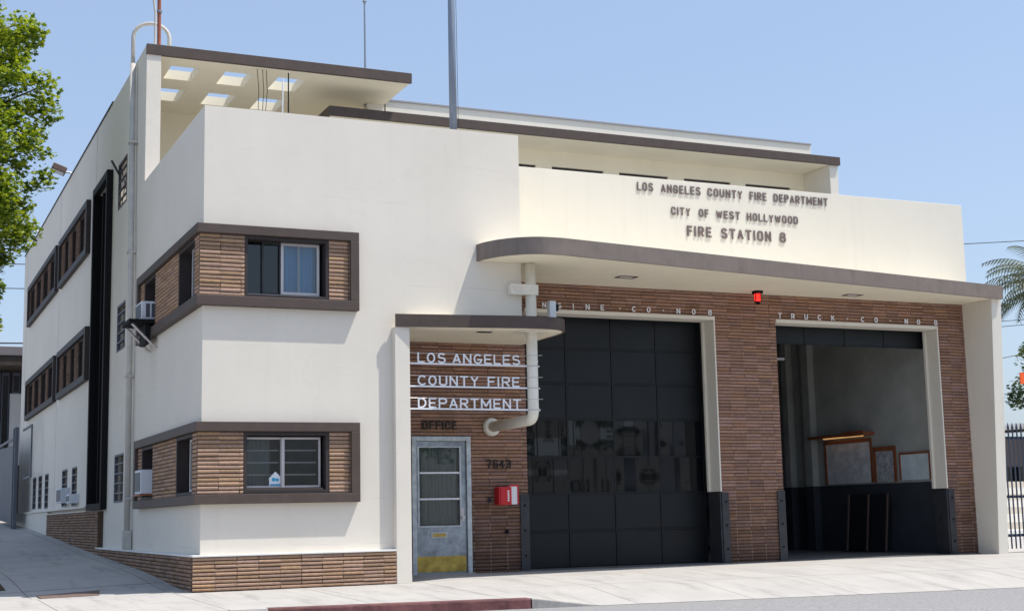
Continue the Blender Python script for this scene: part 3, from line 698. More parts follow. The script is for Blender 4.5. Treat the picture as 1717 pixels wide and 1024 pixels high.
mb = MB(); mb.box(3.02, 5.6, YB+.3, 1.99, -.2, 4.7); mb = MB(); mb.box(3.3, 5.29, 2.6, 2.65, 0, 2.7); mb.build('lobby_wall', M['int_wall'], B)
curtain(dr, 'y', YB+.12, 3.78, 4.44, .78, 1.97, 'curtain_dark')
mb = MB(); mb.box(3.0, 5.62, YB-.02, YB+.3, -.1, .012) if False else mb.box(3.6, 4.67, YB-.06, YB+.1, -.06, .013); mb.build('threshold', M['conc'], dr)

# ------------------------------------------------------------------ lettering
def ell(cx, cy, rx, ry, a0, a1, n=14):
    return [(cx+rx*math.cos(R(a0+(a1-a0)*k/n)), cy+ry*math.sin(R(a0+(a1-a0)*k/n))) for k in range(n+1)]
CC = [(1, .77), (1, .86), (.78, 1), (.22, 1), (0, .84), (0, .16), (.22, 0), (.78, 0), (1, .14), (1, .23)]
OO = [(.5, 1), (.22, 1), (0, .84), (0, .16), (.22, 0), (.78, 0), (1, .16), (1, .84), (.78, 1), (.5, 1)]
PP = [[(0, 0), (0, 1)], [(0, 1), (.72, 1), (1, .88), (1, .6), (.72, .47), (0, .47)]]
SS = [(1, .84), (.78, 1), (.22, 1), (0, .87), (0, .66), (.2, .56), (.8, .45), (1, .34), (1, .13), (.78, 0), (.22, 0), (0, .16)]
GL = {'A': [[(0, 0), (.5, 1)], [(.5, 1), (1, 0)], [(.2, .3), (.8, .3)]], 'C': [CC], 'D': [[(0, 0), (0, 1)], [(0, 1), (.68, 1), (1, .82), (1, .18), (.68, 0), (0, 0)]],
      'E': [[(0, 0), (0, 1)], [(0, 1), (1, 1)], [(0, .5), (.86, .5)], [(0, 0), (1, 0)]], 'F': [[(0, 0), (0, 1)], [(0, 1), (1, 1)], [(0, .5), (.86, .5)]],
      'G': [CC[:-1]+[(1, .46)], [(.55, .46), (1, .46)]], 'H': [[(0, 0), (0, 1)], [(1, 0), (1, 1)], [(0, .5), (1, .5)]], 'I': [[(.5, 0), (.5, 1)]],
      'K': [[(0, 0), (0, 1)], [(0, .38), (1, 1)], [(.35, .6), (1, 0)]], 'L': [[(0, 0), (0, 1)], [(0, 0), (1, 0)]], 'M': [[(0, 0), (0, 1)], [(0, 1), (.5, .2)], [(.5, .2), (1, 1)], [(1, 0), (1, 1)]],
      'N': [[(0, 0), (0, 1)], [(0, 1), (1, 0)], [(1, 0), (1, 1)]], 'O': [OO], 'P': PP, 'R': PP+[[(.45, .47), (1, 0)]], 'S': [SS], 'T': [[(0, 1), (1, 1)], [(.5, 0), (.5, 1)]],
      'U': [[(0, 1), (0, .18), (.24, 0), (.76, 0), (1, .18), (1, 1)]], 'W': [[(0, 1), (.25, 0)], [(.25, 0), (.5, .85)], [(.5, .85), (.75, 0)], [(.75, 0), (1, 1)]],
      'Y': [[(0, 1), (.5, .48)], [(1, 1), (.5, .48)], [(.5, 0), (.5, .48)]], '7': [[(0, 1), (1, 1)], [(1, 1), (.35, 0)]],
      '6': [[(1, .8), (.78, 1), (.22, 1), (0, .84), (0, .16), (.22, 0), (.78, 0), (1, .16), (1, .42), (.78, .56), (.05, .52)]], '4': [[(.72, 0), (.72, 1)], [(.72, 1), (0, .3)], [(0, .3), (1, .3)]],
      '3': [[(0, .86), (.22, 1), (.78, 1), (1, .86), (1, .64), (.78, .52), (.4, .52)], [(.78, .52), (1, .4), (1, .14), (.78, 0), (.22, 0), (0, .14)]],
      '8': [[(.5, .53), (.2, .53), (.05, .66), (.05, .88), (.24, 1), (.76, 1), (.95, .88), (.95, .66), (.8, .53), (.5, .53)], [(.5, .53), (.2, .53), (0, .38), (0, .14), (.22, 0), (.78, 0), (1, .14), (1, .38), (.8, .53), (.5, .53)]]}
RG = dict(GL); RG['O'] = [ell(.5, .5, .5, .5, 90, 450, 28)]; RG['C'] = [ell(.56, .5, .56, .5, 45, 315, 22)]; RG['G'] = [ell(.54, .5, .54, .5, 48, 350, 24), [(.55, .42), (1.06, .42)]]
RG['S'] = [ell(.5, .745, .44, .255, 30, 250, 12)[:-1]+ell(.5, .255, .5, .262, 75, -155, 14)]; RG['D'] = [[(0, 0), (0, 1)], [(0, 1)]+ell(.4, .5, .6, .5, 90, -90, 16)+[(0, 0)]]
WD = {'I': .28, 'M': 1.25, 'W': 1.35, 'E': .9, 'L': .85, 'F': .88}
def letter(ch, xa, xb, z0, z1, y, depth, mt, parent, th, rnd=False):
    mb = MB(); wd = xb-xa
    for k, pl in enumerate((RG if rnd else GL)[ch]):
        P = [Vector((xa+th/2+u*max(wd-th, .0001), z0+th/2+v*(z1-z0-th))) for u, v in pl]
        if ch == 'I': P = [Vector(((xa+xb)/2, p.y)) for p in P]
        closed = (P[0]-P[-1]).length < 1e-5
        if not closed:
            a = (P[0]-P[1]).normalized(); b = (P[-1]-P[-2]).normalized(); P[0] = P[0]+a*th*.5*(1 if min(abs(a.x), abs(a.y)) < .05 else .3); P[-1] = P[-1]+b*th*.5*(1 if min(abs(b.x), abs(b.y)) < .05 else .3)
        n = len(P); Lf = []; Rt = []
        for i, p in enumerate(P):
            if closed: d0 = (P[i]-P[i-1 if i else n-2]).normalized(); d1 = (P[(i+1) if i < n-1 else 1]-P[i]).normalized()
            else: d0 = (P[i]-P[i-1]).normalized() if i else (P[1]-P[0]).normalized(); d1 = (P[i+1]-P[i]).normalized() if i < n-1 else d0
            n0 = Vector((-d0.y, d0.x)); n1 = Vector((-d1.y, d1.x)); m_ = (n0+n1).normalized(); w_ = th/2/max(.6, m_.dot(n0)); Lf.append(p+m_*w_); Rt.append(p-m_*w_)
        y0 = y-.0006*k; y1 = y-depth-.0006*k; o = len(mb.v)
        for i in range(n): mb.v += [(Lf[i].x, y0, Lf[i].y), (Rt[i].x, y0, Rt[i].y), (Rt[i].x, y1, Rt[i].y), (Lf[i].x, y1, Lf[i].y)]
        for i in range(n-1):
            a = o+i*4; b = a+4
            for q in range(4): mb.f.append((a+q, a+(q+1) % 4, b+(q+1) % 4, b+q))
        if not closed: mb.f.append((o, o+1, o+2, o+3)); a = o+(n-1)*4; mb.f.append((a+3, a+2, a+1, a))
    return mb.build('letter', mt, parent)
def dot(x, z0, z1, y, depth, mt, parent):
    mb = MB(); mb.tube([(x, y, (z0+z1)/2), (x, y-depth, (z0+z1)/2)], .012, 10); return mb.build('letter_dot', mt, parent)
def word(txt, X0, X1_, z0, z1, y, depth, mt, parent, th=.02, gap=.3, rnd=False):
    ws = [WD.get(c, 1) for c in txt]; tot = sum(ws)+gap*(len(txt)-1); k = (X1_-X0)/tot; x = X0
    for c, w in zip(txt, ws): letter(c, x, x+w*k, z0, z1, y, depth, mt, parent, th, rnd); x += (w+gap)*k
T = thing('wall_lettering', 'three rows of brown raised letters ending FIRE STATION 8 on the cream parapet', 'sign', (7.9, YP, 5.7))
for t, a, b in (('LOS', 7.90, 8.22), ('ANGELES', 8.38, 9.19), ('COUNTY', 9.34, 10.07), ('FIRE', 10.23, 10.59), ('DEPARTMENT', 10.75, 11.95)): word(t, a, b, 6.455, 6.605, YP-.005, .011, M['letter_brown'], T, .0245, .34)
for t, a, b in (('CITY', 8.57, 8.96), ('OF', 9.14, 9.34), ('WEST', 9.50, 10.0), ('HOLLYWOOD', 10.15, 11.26)): word(t, a, b, 6.065, 6.21, YP-.005, .011, M['letter_brown'], T, .0245, .34)
for t, a, b in (('FIRE', 8.88, 9.38), ('STATION', 9.59, 10.65), ('8', 10.84, 10.97)): word(t, a, b, 5.705, 5.89, YP-.005, .013, M['letter_brown'], T, .032, .38)
def spaced(T, chars, xs, z0, z1, y, mt, h=.075):
    for c, x in zip(chars, xs):
        if c == '·': dot(x, z0, z1, y, .015, mt, T); continue
        letter(c, x-.036*WD.get(c, 1), x+.036*WD.get(c, 1), z0, z1, y, .015, mt, T, .016, True)
T = thing('engine_lettering', 'small white metal letters reading ENGINE CO NO 8 above the closed left truck door', 'sign', (7.4, YB-.03, 4.28))
spaced(T, 'ENGINE·CO·NO8', [5.70, 5.99, 6.27, 6.53, 6.80, 7.08, 7.42, 7.69, 7.98, 8.27, 8.57, 8.88, 9.21], 4.29, 4.385, YB-.022, M['whitepaint'])
T = thing('truck_lettering', 'small white metal letters reading TRUCK CO NO 8 above the open right truck door', 'sign', (12.4, YB-.03, 4.28))
spaced(T, 'TRUCK·CO·NO8', [10.68, 10.96, 11.25, 11.54, 11.84, 12.17, 12.51, 12.82, 13.15, 13.52, 13.81, 14.22], 4.29, 4.385, YB-.022, M['whitepaint'])
T = thing('office_lettering', 'dark letters reading OFFICE on the brick above the office door', 'sign', (4.1, YB, 2.26))
word('OFFICE', 3.81, 4.39, 2.265, 2.395, YB-.022, .02, M['letter_dark'], T, .02, .34)
T = thing('house_number', 'dark street number 7643 on the brick right of the office door', 'sign', (5.1, YB, 1.64))
word('7643', 4.90, 5.32, 1.645, 1.785, YB-.022, .02, M['letter_dark'], T, .02, .34)
# wire sign in front of the office
T = thing('rail_sign', 'white letters reading LOS ANGELES COUNTY FIRE DEPARTMENT standing on thin rails beside the entry fin', 'sign', (3.0, -.03, 2.46))
for zt, txt in ((3.14, (('LOS', 3.145, 3.59), ('ANGELES', 3.70, 4.80))), (2.805, (('COUNTY', 3.145, 4.11), ('FIRE', 4.26, 4.78))), (2.475, (('DEPARTMENT', 3.145, 4.80),))):
    for t, a, b in txt: word(t, a, b, zt, zt+.15, -.032, .018, M['whitepaint'], T, .022, .3, True)
    mb = MB(); mb.box(3.002, 5.12, -.05, -.03, zt-.024, zt-.001); mb.build('rail', M['whitepaint'], T)
    mb = MB(); mb.tube([(3.002, -.045, zt+.145), (4.9, -.045, zt+.145), (5.12, -.15, zt+.145)], .0045, 6); mb.build('rod', M['alu'], T)
    mb = MB(); mb.tube([(5.0, -.05, zt-.022), (5.0, -.05, zt-.006)], .091, 24); mb.build('pipe_clamp', M['alu'], T); mb = MB(); mb.tube([(5.0, -.05, zt+.139), (5.0, -.05, zt+.147)], .089, 24); mb.build('pipe_clamp', M['alu'], T)
# ------------------------------------------------------------------ things on the building
# call box
T = thing('call_box', 'red call box with white side panel on the brick beside the closed truck door', 'call box', (5.15, YB, 1.05))
mb = MB(); mb.box(5.02, 5.25, 1.36, 1.555, 1.06, 1.35); b_ = mb.build('box', M['red'], T, bevel=.02)
mb = MB(); mb.box(5.045, 5.225, 1.347, 1.359, 1.085, 1.325); mb.build('cover', M['red'], b_, bevel=.01)
def stroke_marks():
    mb = MB()
    for i in range(5): mb.box(5.165, 5.195, 1.343, 1.3465, 1.12+i*.036, 1.145+i*.036)
    return mb
stroke_marks().build('marking', M['whitepaint'], T)
mb = MB(); mb.box(5.255, 5.42, 1.49, 1.51, 1.07, 1.37); mb.box(5.255, 5.42, 1.511, 1.555, 1.1, 1.34); mb.build('notice_panel', M['whitepaint'], T, bevel=.003)
mb = MB(); mb.box(5.255, 5.42, 1.480, 1.4895, 1.355, 1.382); mb.box(5.4, 5.422, 1.48, 1.4895, 1.07, 1.354); mb.build('trim', M['red'], T)
T = thing('door_bell', 'small dark push button fitting on the brick left of the red call box', 'bell', (4.93, YB, 1.13)); mb = MB(); mb.box(4.91, 4.96, 1.53, 1.56, 1.1, 1.18); mb.build('plate', M['steel_guard'], T, bevel=.004); mb = MB(); mb.tube([(4.935, 1.53, 1.14), (4.935, 1.515, 1.14)], .012, 10); mb.build('button', M['blacktrim'], T)
T = thing('hose_bib', 'small dark tap low on the brick under the red call box', 'tap', (5.22, YB, .62)); mb = MB(); mb.tube([(5.22, 1.565, .63), (5.22, 1.49, .63)], .022, 10); mb.build('spout', M['blacktrim'], T); mb = MB(); mb.tube([(5.22, 1.52, .65), (5.22, 1.52, .67)], .03, 10); mb.build('handle', M['blacktrim'], T)
# warning beacon
T = thing('warning_beacon', 'glowing red warning lamp hanging under the big canopy between the truck doors', 'lamp', (10.02, 1.25, 4.7))
mb = MB(); mb.box(9.95, 10.09, 1.18, 1.32, 4.66, 4.711); mb.build('mount', M['blacktrim'], T); mb = MB(); mb.tube([(10.02, 1.25, 4.66), (10.02, 1.25, 4.65), (10.02, 1.25, 4.55), (10.02, 1.25, 4.52)], [.06, .062, .062, .045], 20); mb.build('lens', M['redglow'], T, smooth=True)
mb = MB(); mb.tube([(10.02, 1.25, 4.52), (10.02, 1.25, 4.47)], [.05, .03], 16)
for k in range(4):
    a = k*math.pi/2+.4; mb.tube([(10.02+.068*math.cos(a), 1.25+.068*math.sin(a), 4.67), (10.02+.068*math.cos(a), 1.25+.068*math.sin(a), 4.5)], .006, 6)
mb.build('cage', M['blacktrim'], T)
# lamp on small canopy
T = thing('canopy_light', 'small upright white light housing standing on the tip of the entry canopy', 'light', (5.28, -.1, 3.84))
mb = MB(); mb.box(5.32, 5.43, -.05, .05, 3.86, 4.15); mb.build('housing', M['ac_white'], T, bevel=.01); mb = MB(); mb.box(5.29, 5.46, -.08, .08, 3.83, 3.858); mb.build('base', M['steel_guard'], T); mb = MB(); mb.box(5.431, 5.48, -.03, .03, 4.0, 4.1); mb.build('lamp_head', M['blacktrim'], T)
# flagpole
T = thing('flagpole', 'tall blue-grey flagpole rising behind the front parapet', 'flagpole', (3.99, .5, 6.15))
mb = MB(); mb.tube([(3.99, .5, 6.15), (3.985, .5, 8.5), (3.975, .5, 12.5)], [.062, .056, .035], 20); mb.build('pole', M['pole'], T, smooth=True); mb = MB(); mb.tube([(3.99, .5, 6.15), (3.99, .5, 6.2)], .14, 20); mb.build('base_plate', M['pole'], T); mb = MB(); mb.tube([(4.055, .45, 6.9), (4.03, .46, 12.4)], .004, 5); mb.build('halyard', M['wire'], T)
# antennas
T = thing('antenna_mast', 'thin grey antenna rod with a round tip above the middle of the roof slab', 'antenna', (4.55, 6.52, 9.1))
mb = MB(); mb.tube([(4.55, 6.52, 8.98), (4.545, 6.52, 10.2), (4.54, 6.52, 11.12)], [.028, .02, .016], 10); mb.build('rod', M['pole'], T); mb = MB(); mb.tube([(4.54, 6.52, 11.10), (4.54, 6.52, 11.15), (4.54, 6.52, 11.2)], [.02, .045, .01], 12); mb.build('tip', M['pole'], T)
T = thing('rusty_mast', 'rusty red mast pipe at the left end of the roof slab', 'mast', (.27, 5.25, 9.19)); mb = MB(); mb.tube([(.27, 5.25, 9.18), (.25, 5.25, 12.3)], .034, 12); mb.build('pipe', M['rust'], T); mb = MB(); mb.tube([(.27, 5.25, 9.92), (.27, 5.25, 9.96)], .05, 12); mb.build('clamp', M['pole'], T)
T = thing('grey_mast', 'slim grey pipe standing just left of the rusty roof mast', 'mast', (.19, 5.2, 9.19)); mb = MB(); mb.tube([(.19, 5.2, 9.18), (.19, 5.2, 9.9), (.16, 5.2, 10.1), (.08, 5.2, 12)], .02, 10); mb.build('pipe', M['pipe_grey'], T)
mb = MB()
for k, dx in enumerate((0, .07, .12)): mb.tube([(2.02+dx, 5.0, 7.2), (2.0+dx, 5.0, 7.9), (2.02+dx*1.3, 5.0, 8.6), (2.0+dx*1.4, 5.05, 9.02)], .006, 6)
tag(mb.build('hanging_cables', M['wire']), 'three thin dark cables hanging from the terrace roof underside', 'cable')
T = thing('terrace_rods', 'pale rod and dark rod clamped together under the right roof openings', 'antenna', (2.4, 4.6, 6.15)); mb = MB(); mb.tube([(2.33, 4.6, 6.15), (2.36, 4.6, 8.75)], .012, 8); mb.build('pale_rod', M['whitepaint'], T); mb = MB(); mb.tube([(2.46, 4.6, 6.15), (2.46, 4.6, 8.85)], .012, 8); mb.build('dark_rod', M['blacktrim'], T)
# floodlights on the roof edge
def flood(y, lab, tilt):
    T = thing('roof_floodlight', lab, 'floodlight', (0, y, 9.2), 'floodlights on the side roof edge')
    d = Vector((-math.cos(tilt), 0, math.sin(tilt))); u = Vector((math.sin(tilt), 0, math.cos(tilt)))
    c = Vector((-.30, y, 9.33)); mb = MB(); mb.obox(c, d*.17, (0, .19, 0), u*.075); h = mb.build('housing', M['plate'], T, bevel=.02)
    mb = MB(); mb.obox(c-u*.0785, d*.14, (0, .16, 0), u*.003); mb.build('lens', M['ac_white'], h)
    mb = MB(); mb.tube([(.1, y, 9.22), (-.04, y, 9.27), tuple(c-d*.15)], .022, 8); mb.build('bracket', M['alu'], T)
flood(15.2, 'upward tilted brown floodlight, the nearer of the two on the side roof edge', .35)
flood(22.6, 'level brown floodlight, the farther of the two on the side roof edge', -.03)
# air conditioners
def ac(x0, y0, y1, z0, z1, lab, nm, shelf):
    T = thing('window_air_conditioner', lab, 'air conditioner', (x0/2, (y0+y1)/2, z0), 'air conditioners on the side wall')
    mb = MB(); mb.box(x0, .05, y0, y1, z0, z1); b_ = mb.build('case', M['ac_white'], T, bevel=.012)
    mb = MB(); mb.box(x0-.006, x0-.0005, y0+.04, y1-.04, z0+.04, z1-.04); mb.build('grille', M['ac_dark'], b_)
    mb = MB(); mb.box(x0+.07, x0+.135, y0-.005, y0-.0005, z0+.04, z1-.04); mb.box(x0+.16, x0+.22, y0-.005, y0-.0005, z0+.04, z1-.04)
    if shelf == 'vent': mb.build('side_vent', M['ac_dark'], b_)
    return T
t = ac(-.25, 3.50, 4.05, 4.13, 4.43, 'grey window air conditioner on a braced shelf under the upper side window', 'u', 'vent')
mb = MB(); mb.box(-.45, .0, 3.42, 4.15, 4.06, 4.125); mb.build('shelf', M['blacktrim'], t); mb = MB(); mb.box(-.19, -.112, 3.45, 4.0, 3.74, 4.05); mb.build('louvre_box', M['blacktrim'], t)
for y in (3.46, 4.05): mb = MB(); mb.tube([(-.40, y, 4.05), (-.02, y-.02, 3.66)], .022, 8); mb.build('brace', M['alu'], t)
t = ac(-.23, 3.42, 3.98, 1.35, 1.73, 'pale box air conditioner filling the lower side window on the brick band', 'l', 'none')
mb = MB(); mb.box(-.25, -.0, 3.40, 4.02, 1.325, 1.348); mb.build('shelf', M['wood_orange'], t)
t = ac(-.2, 14.05, 14.9, 1.38, 1.72, 'far pale air conditioner in the left louvred window of the side wall', 'f', 'none')
t = ac(-.2, 12.5, 13.1, 1.35, 1.55, 'far low air conditioner in the right louvred window of the side wall', 'g', 'none')
mb = MB(); mb.box(.97, 1.15, .092, .097, 1.36, 1.47)
mb.v += [(.96, .092, 1.47), (1.16, .092, 1.47), (1.06, .092, 1.57), (.96, .097, 1.47), (1.16, .097, 1.47), (1.06, .097, 1.57)]; mb.f += [(8, 9, 10), (11, 13, 12), (8, 11, 12, 9), (9, 12, 13, 10), (10, 13, 11, 8)]
T = thing('window_notice', 'small white house-shaped notice with blue marks in the lower front window', 'notice', (1.06, .09, 1.36)); mb.build('card', M['whitepaint'], T)
mat('bluemark', (.03, .35, .60), .5); mb = MB(); mb.tube([(1.035, .0915, 1.46), (1.035, .089, 1.46)], .028, 10); mb.tube([(1.085, .0915, 1.455), (1.085, .089, 1.455)], .024, 10); mb.box(.985, 1.135, .089, .0915, 1.375, 1.398); mb.build('mark', M['bluemark'], T)

# ------------------------------------------------------------------ garage contents
def board(y0, y1, z0, z1, lab, fr, t=.05):
    T = thing('wall_board', lab, 'board', (14.58, (y0+y1)/2, z0), 'boards on the garage side wall')
    mb = MB(); mb.box(14.565, 14.584 if z0 < 1.37 else 14.599, y0, y1, z0, z1); mb.build('sheet', M['board_'+fr], T)
    mb = MB(); mb.box(14.545, 14.5645, y0-t, y1+t, z1, z1+t*1.3); mb.box(14.545, 14.5645, y0-t, y0, z0, z1); mb.box(14.545, 14.5645, y1, y1+t, z0, z1); mb.build('frame', M['wood_orange'], T)
    return T
mat('board_a', (.78, .80, .84), .5, mott=.3, mscale=6); mat('board_b', (.5, .52, .55), .6, mott=.5, mscale=9); mat('board_c', (.7, .8, .85), .5, mott=.15, mscale=6)
board(4.14, 5.62, 1.40, 2.24, 'largest pale notice board, under the lit strip lamp in the open garage', 'a')
board(3.42, 3.98, 1.40, 2.02, 'middle notice board with a thick orange-brown frame in the open garage', 'b', .07)
board(2.38, 3.22, 1.42, 1.92, 'low pale board nearest the open truck door', 'c', .03)
T = thing('strip_lamp', 'warm lit strip lamp in a wooden hood above the largest notice board', 'lamp', (14.5, 5, 2.36))
mb = MB(); mb.box(14.36, 14.598, 4.02, 6.0, 2.37, 2.43); mb.box(14.3, 14.36, 4.02, 4.7, 2.36, 2.46); mb.build('hood', M['wood_orange'], T); mb = MB(); mb.box(14.40, 14.46, 4.2, 5.5, 2.345, 2.368); mb.build('tube', M['warmglow'], T)
T = thing('folding_rack', 'dark folding rack with three pale uprights leaning on the garage side wall', 'rack', (14.4, 4.1, 0))
mb = MB(); mb.obox((14.40, 4.15, .60), (.01, 0, .0), (0, .66, 0), (.06, 0, .56)); mb.build('panel', M['screen'], T)
for y in (3.52, 4.12, 4.76): mb = MB(); mb.obox((14.375, y, .6), (.012, 0, 0), (0, .018, 0), (.06, 0, .57)); mb.build('upright', M['plate'], T)
T = thing('ceiling_lamp', 'small white tube lamp hanging at the left edge of the open garage', 'lamp', (12.2, 4, 3.85)); mb = MB(); mb.box(11.6, 12.44, 3.97, 4.03, 3.84, 3.885); mb.build('tube', M['whitepaint'], T); mb = MB(); mb.tube([(12.0, 4.0, 3.885), (12.0, 4.0, 4.61)], .01, 6); mb.build('hanger', M['alu'], T)
T = thing('gear_rack', 'dark rack of stored gear deep in the left of the open garage', 'rack', (12.6, 7.8, 0))
mb = MB()
for z in (.1, .7, 1.3): mb.box(11.9, 13.6, 7.9, 8.5, z, z+.04)
mb.box(11.9, 11.94, 7.9, 8.5, 0, 1.8); mb.box(13.56, 13.6, 7.9, 8.5, 0, 1.8); mb.build('frame', M['steel_guard'], T)
for i in range(5): mb = MB(); mb.obox((12.1+i*.33, 8.15, .9+.6*(i % 2)), (.13, 0, 0), (0, .18, 0), (0, .02, .15)); mb.build('bag', M['plate' if i % 3 else 'soil'], T, bevel=.05)

# ------------------------------------------------------------------ pavement furniture
mb = MB()
pl = [(-1.95, .05), (-.98, .60), (-1.02, 1.30), (-2.05, .75)]
pl = [(-2.02, .10), (-1.25, .42), (-1.12, 1.35), (-1.98, 1.2)]
mb.v = [(x, y, gz(x, y)+.004) for x, y in pl]+[(x, y, gz(x, y)-.05) for x, y in pl]; mb.f = [(0, 1, 2, 3), (0, 4, 5, 1), (1, 5, 6, 2), (2, 6, 7, 3), (3, 7, 4, 0)]
tag(mb.build('utility_cover', M['plate']), 'rusty brown utility cover set in the corner sidewalk at the edge of the shade', 'utility cover')

# ------------------------------------------------------------------ vegetation
def leafmat(name, c1, c2):
    m = bpy.data.materials.new(name); m.use_nodes = True; N = m.node_tree.nodes; L = m.node_tree.links; b = N['Principled BSDF']
    g = N.new('ShaderNodeNewGeometry'); r = N.new('ShaderNodeValToRGB'); r.color_ramp.elements[0].color = (*c1, 1); r.color_ramp.elements[1].color = (*c2, 1)
    L.new(g.outputs['Random Per Island'], r.inputs[0]); L.new(r.outputs[0], b.inputs['Base Color']); b.inputs['Roughness'].default_value = .45
    t = N.new('ShaderNodeBsdfTranslucent'); mm = N.new('ShaderNodeVectorMath'); mm.operation = 'MULTIPLY'; mm.inputs[1].default_value = (1.7, 1.5, .6); L.new(r.outputs[0], mm.inputs[0]); L.new(mm.outputs[0], t.inputs[0])
    x = N.new('ShaderNodeMixShader'); x.inputs[0].default_value = .38; L.new(b.outputs[0], x.inputs[1]); L.new(t.outputs[0], x.inputs[2]); L.new(x.outputs[0], N['Material Output'].inputs[0]); M[name] = m
leafmat('leaf_sweet', (.03, .085, .010), (.33, .42, .04)); leafmat('leaf_dark', (.02, .045, .012), (.07, .10, .03)); leafmat('leaf_palm', (.03, .045, .025), (.08, .10, .06))
rl = random.Random(4)
def leaves(mb, c, rad, n, size):
    for _ in range(n):
        d = Vector((rl.gauss(0, 1), rl.gauss(0, 1), rl.gauss(0, .8))); d.normalize(); p = Vector(c)+d*rad*rl.random()**.45
        nrm = Vector((rl.gauss(0, .6), rl.gauss(0, .6), 1)).normalized(); u = nrm.orthogonal().normalized(); q = rl.random()*6.28
        w = nrm.cross(u); u, w = u*math.cos(q)+w*math.sin(q), w*math.cos(q)-u*math.sin(q); s = size*rl.uniform(.6, 1.25); k = len(mb.v)
        # lobed leaf: centre fold + five points
        prof = [(0, -.5), (.28, -.28), (.52, -.1), (.25, .08), (.38, .42), (.08, .25), (0, .62), (-.08, .25), (-.38, .42), (-.25, .08), (-.52, -.1), (-.28, -.28)]
        for a, b in prof: mb.v.append(tuple(p+u*a*s+w*b*s-nrm*abs(a)*s*.35))
        mb.f.append(tuple(range(k, k+12)))
def tree(name, lab, base, h, clusters, lm, trunk_r, size, n, grp=None, limbs=True):
    T = thing(name, lab, 'tree', base, grp); b = Vector(base)
    mb = MB(); top = b+Vector((.1, .1, h)); mid = b+(top-b)*.45+Vector((.12, 0, 0)); mb.tube([b-Vector((0, 0, .3)), b+Vector((0, 0, .3)), mid, top], [trunk_r*1.35, trunk_r, trunk_r*.75, trunk_r*.25], 12)
    for c, r in clusters[::3] if limbs else []:
        c = Vector(c); t = max(.25, min(.95, (c.z-b.z-abs(c.x-b.x)*.6)/h)); s = b.lerp(top, t); m_ = s.lerp(c, .5)+Vector((0, 0, .15)); mb.tube([s, m_, c], [trunk_r*.3, trunk_r*.18, trunk_r*.05], 6)
    mb.build('trunk', M['bark'], T, smooth=True)
    mb = MB()
    for c, r in clusters: leaves(mb, c, r, int(n*(r/.5)**2.2), size)
    mb.build('crown', M[lm], T, norm=False)
    return T
cl = []
# crown of the street tree (trunk just left of the frame)
for _ in range(210):
    z = rl.uniform(4.4, 13.0); rr = 2.35*math.sin(min(1, max(.12, (z-3.6)/4.5))*math.pi/2)*(1 if z < 9 else max(.25, 1-(z-9)/6.0))
    a = rl.random()*6.28; q = rr*math.sqrt(rl.random()); cl.append(((-3.6+q*math.cos(a), 8.2+q*math.sin(a), z), rl.uniform(.3, .52)))
for x, z in ((-1.62, 10.55), (-1.55, 10.05), (-1.9, 9.6), (-1.75, 9.15), (-1.55, 8.9), (-1.35, 8.45), (-1.5, 8.1), (-1.25, 7.75), (-1.22, 7.4), (-1.45, 7.25), (-1.75, 7.0), (-1.95, 6.6), (-2.1, 6.2), (-1.6, 7.7), (-1.9, 8.3), (-1.9, 7.7), (-2.2, 9.2), (-2.0, 10.3), (-2.2, 5.6), (-2.15, 5.0), (-2.0, 5.9), (-2.1, 5.3), (-2.05, 4.6), (-2.2, 4.2), (-1.75, 6.6), (-1.55, 7.0)):
    cl.append(((x-.12, 8.2+rl.uniform(-.7, .7), z), rl.uniform(.18, .3)))
tree('street_tree', 'large bright green broadleaf street tree leaning in from the left edge', (-3.9, 8.3, .2), 11, cl, 'leaf_sweet', .2, .105, 430)
def blob(cx, cy, cz, r, n, sr=.6):
    out = []
    for _ in range(n):
        d = Vector((rl.gauss(0, 1), rl.gauss(0, 1), rl.gauss(0, .8))).normalized()*r*rl.random()**.4; out.append(((cx+d.x, cy+d.y, cz+d.z), sr*rl.uniform(.6, 1.2)))
    return out
# right background
tree('bushy_tree', 'dark bushy tree behind the low house right of the station', (44.6, 30, .2), 5.2, blob(44.3, 30, 5.7, 1.1, 22, .4), 'leaf_dark', .2, .2, 45)
tree('bushy_tree', 'sparse tall dark tree beside the orange sign right of the station', (48.6, 33, .2), 7.0, blob(48.6, 33, 7.2, 2.0, 34, .5), 'leaf_dark', .2, .2, 45)
def palm(base, h, lab, nfr=44, ln=3.9):
    T = thing('palm_tree', lab, 'tree', base); b = Vector(base); mb = MB(); mb.tube([b, b+Vector((.1, 0, h*.5)), b+Vector((.1, 0, h))], [.35, .26, .22], 12); mb.build('trunk', M['bark'], T, smooth=True)
    mb = MB(); top = b+Vector((.1, 0, h))
    for i in range(nfr):
        a = i*2.4; e = rl.uniform(-.2, 1.1); d = Vector((math.cos(a), math.sin(a), 0)); p = top.copy(); pts = []
        for k in range(13):
            ee = e-1.5*(k/12)**1.4; pts.append(p.copy()); p = p+(d*math.cos(ee)+Vector((0, 0, math.sin(ee))))*ln/12
        side = d.cross(Vector((0, 0, 1)))
        for k in range(1, 12):
            for q in range(2):
                for s in (-1, 1):
                    o = pts[k].lerp(pts[k+1], q/2); L_ = .75*math.sin(math.pi*(.1+.85*(k/12))); t = (pts[k+1]-pts[k]).normalized(); e2 = o+(side*s*.7+t*.55-Vector((0, 0, .55)))*L_
                    n = len(mb.v); w_ = t*.05; mb.v += [tuple(o-w_), tuple(o+w_), tuple(e2)]; mb.f.append((n, n+1, n+2))
        mb.tube(pts, [.03]*6+[.015]*7, 5, cap=False)
    mb.build('crown', M['leaf_palm'], T, norm=False)
palm((46.2, 30, .2), 10.7, 'feathery palm tree whose fronds show beyond the right end of the canopy')

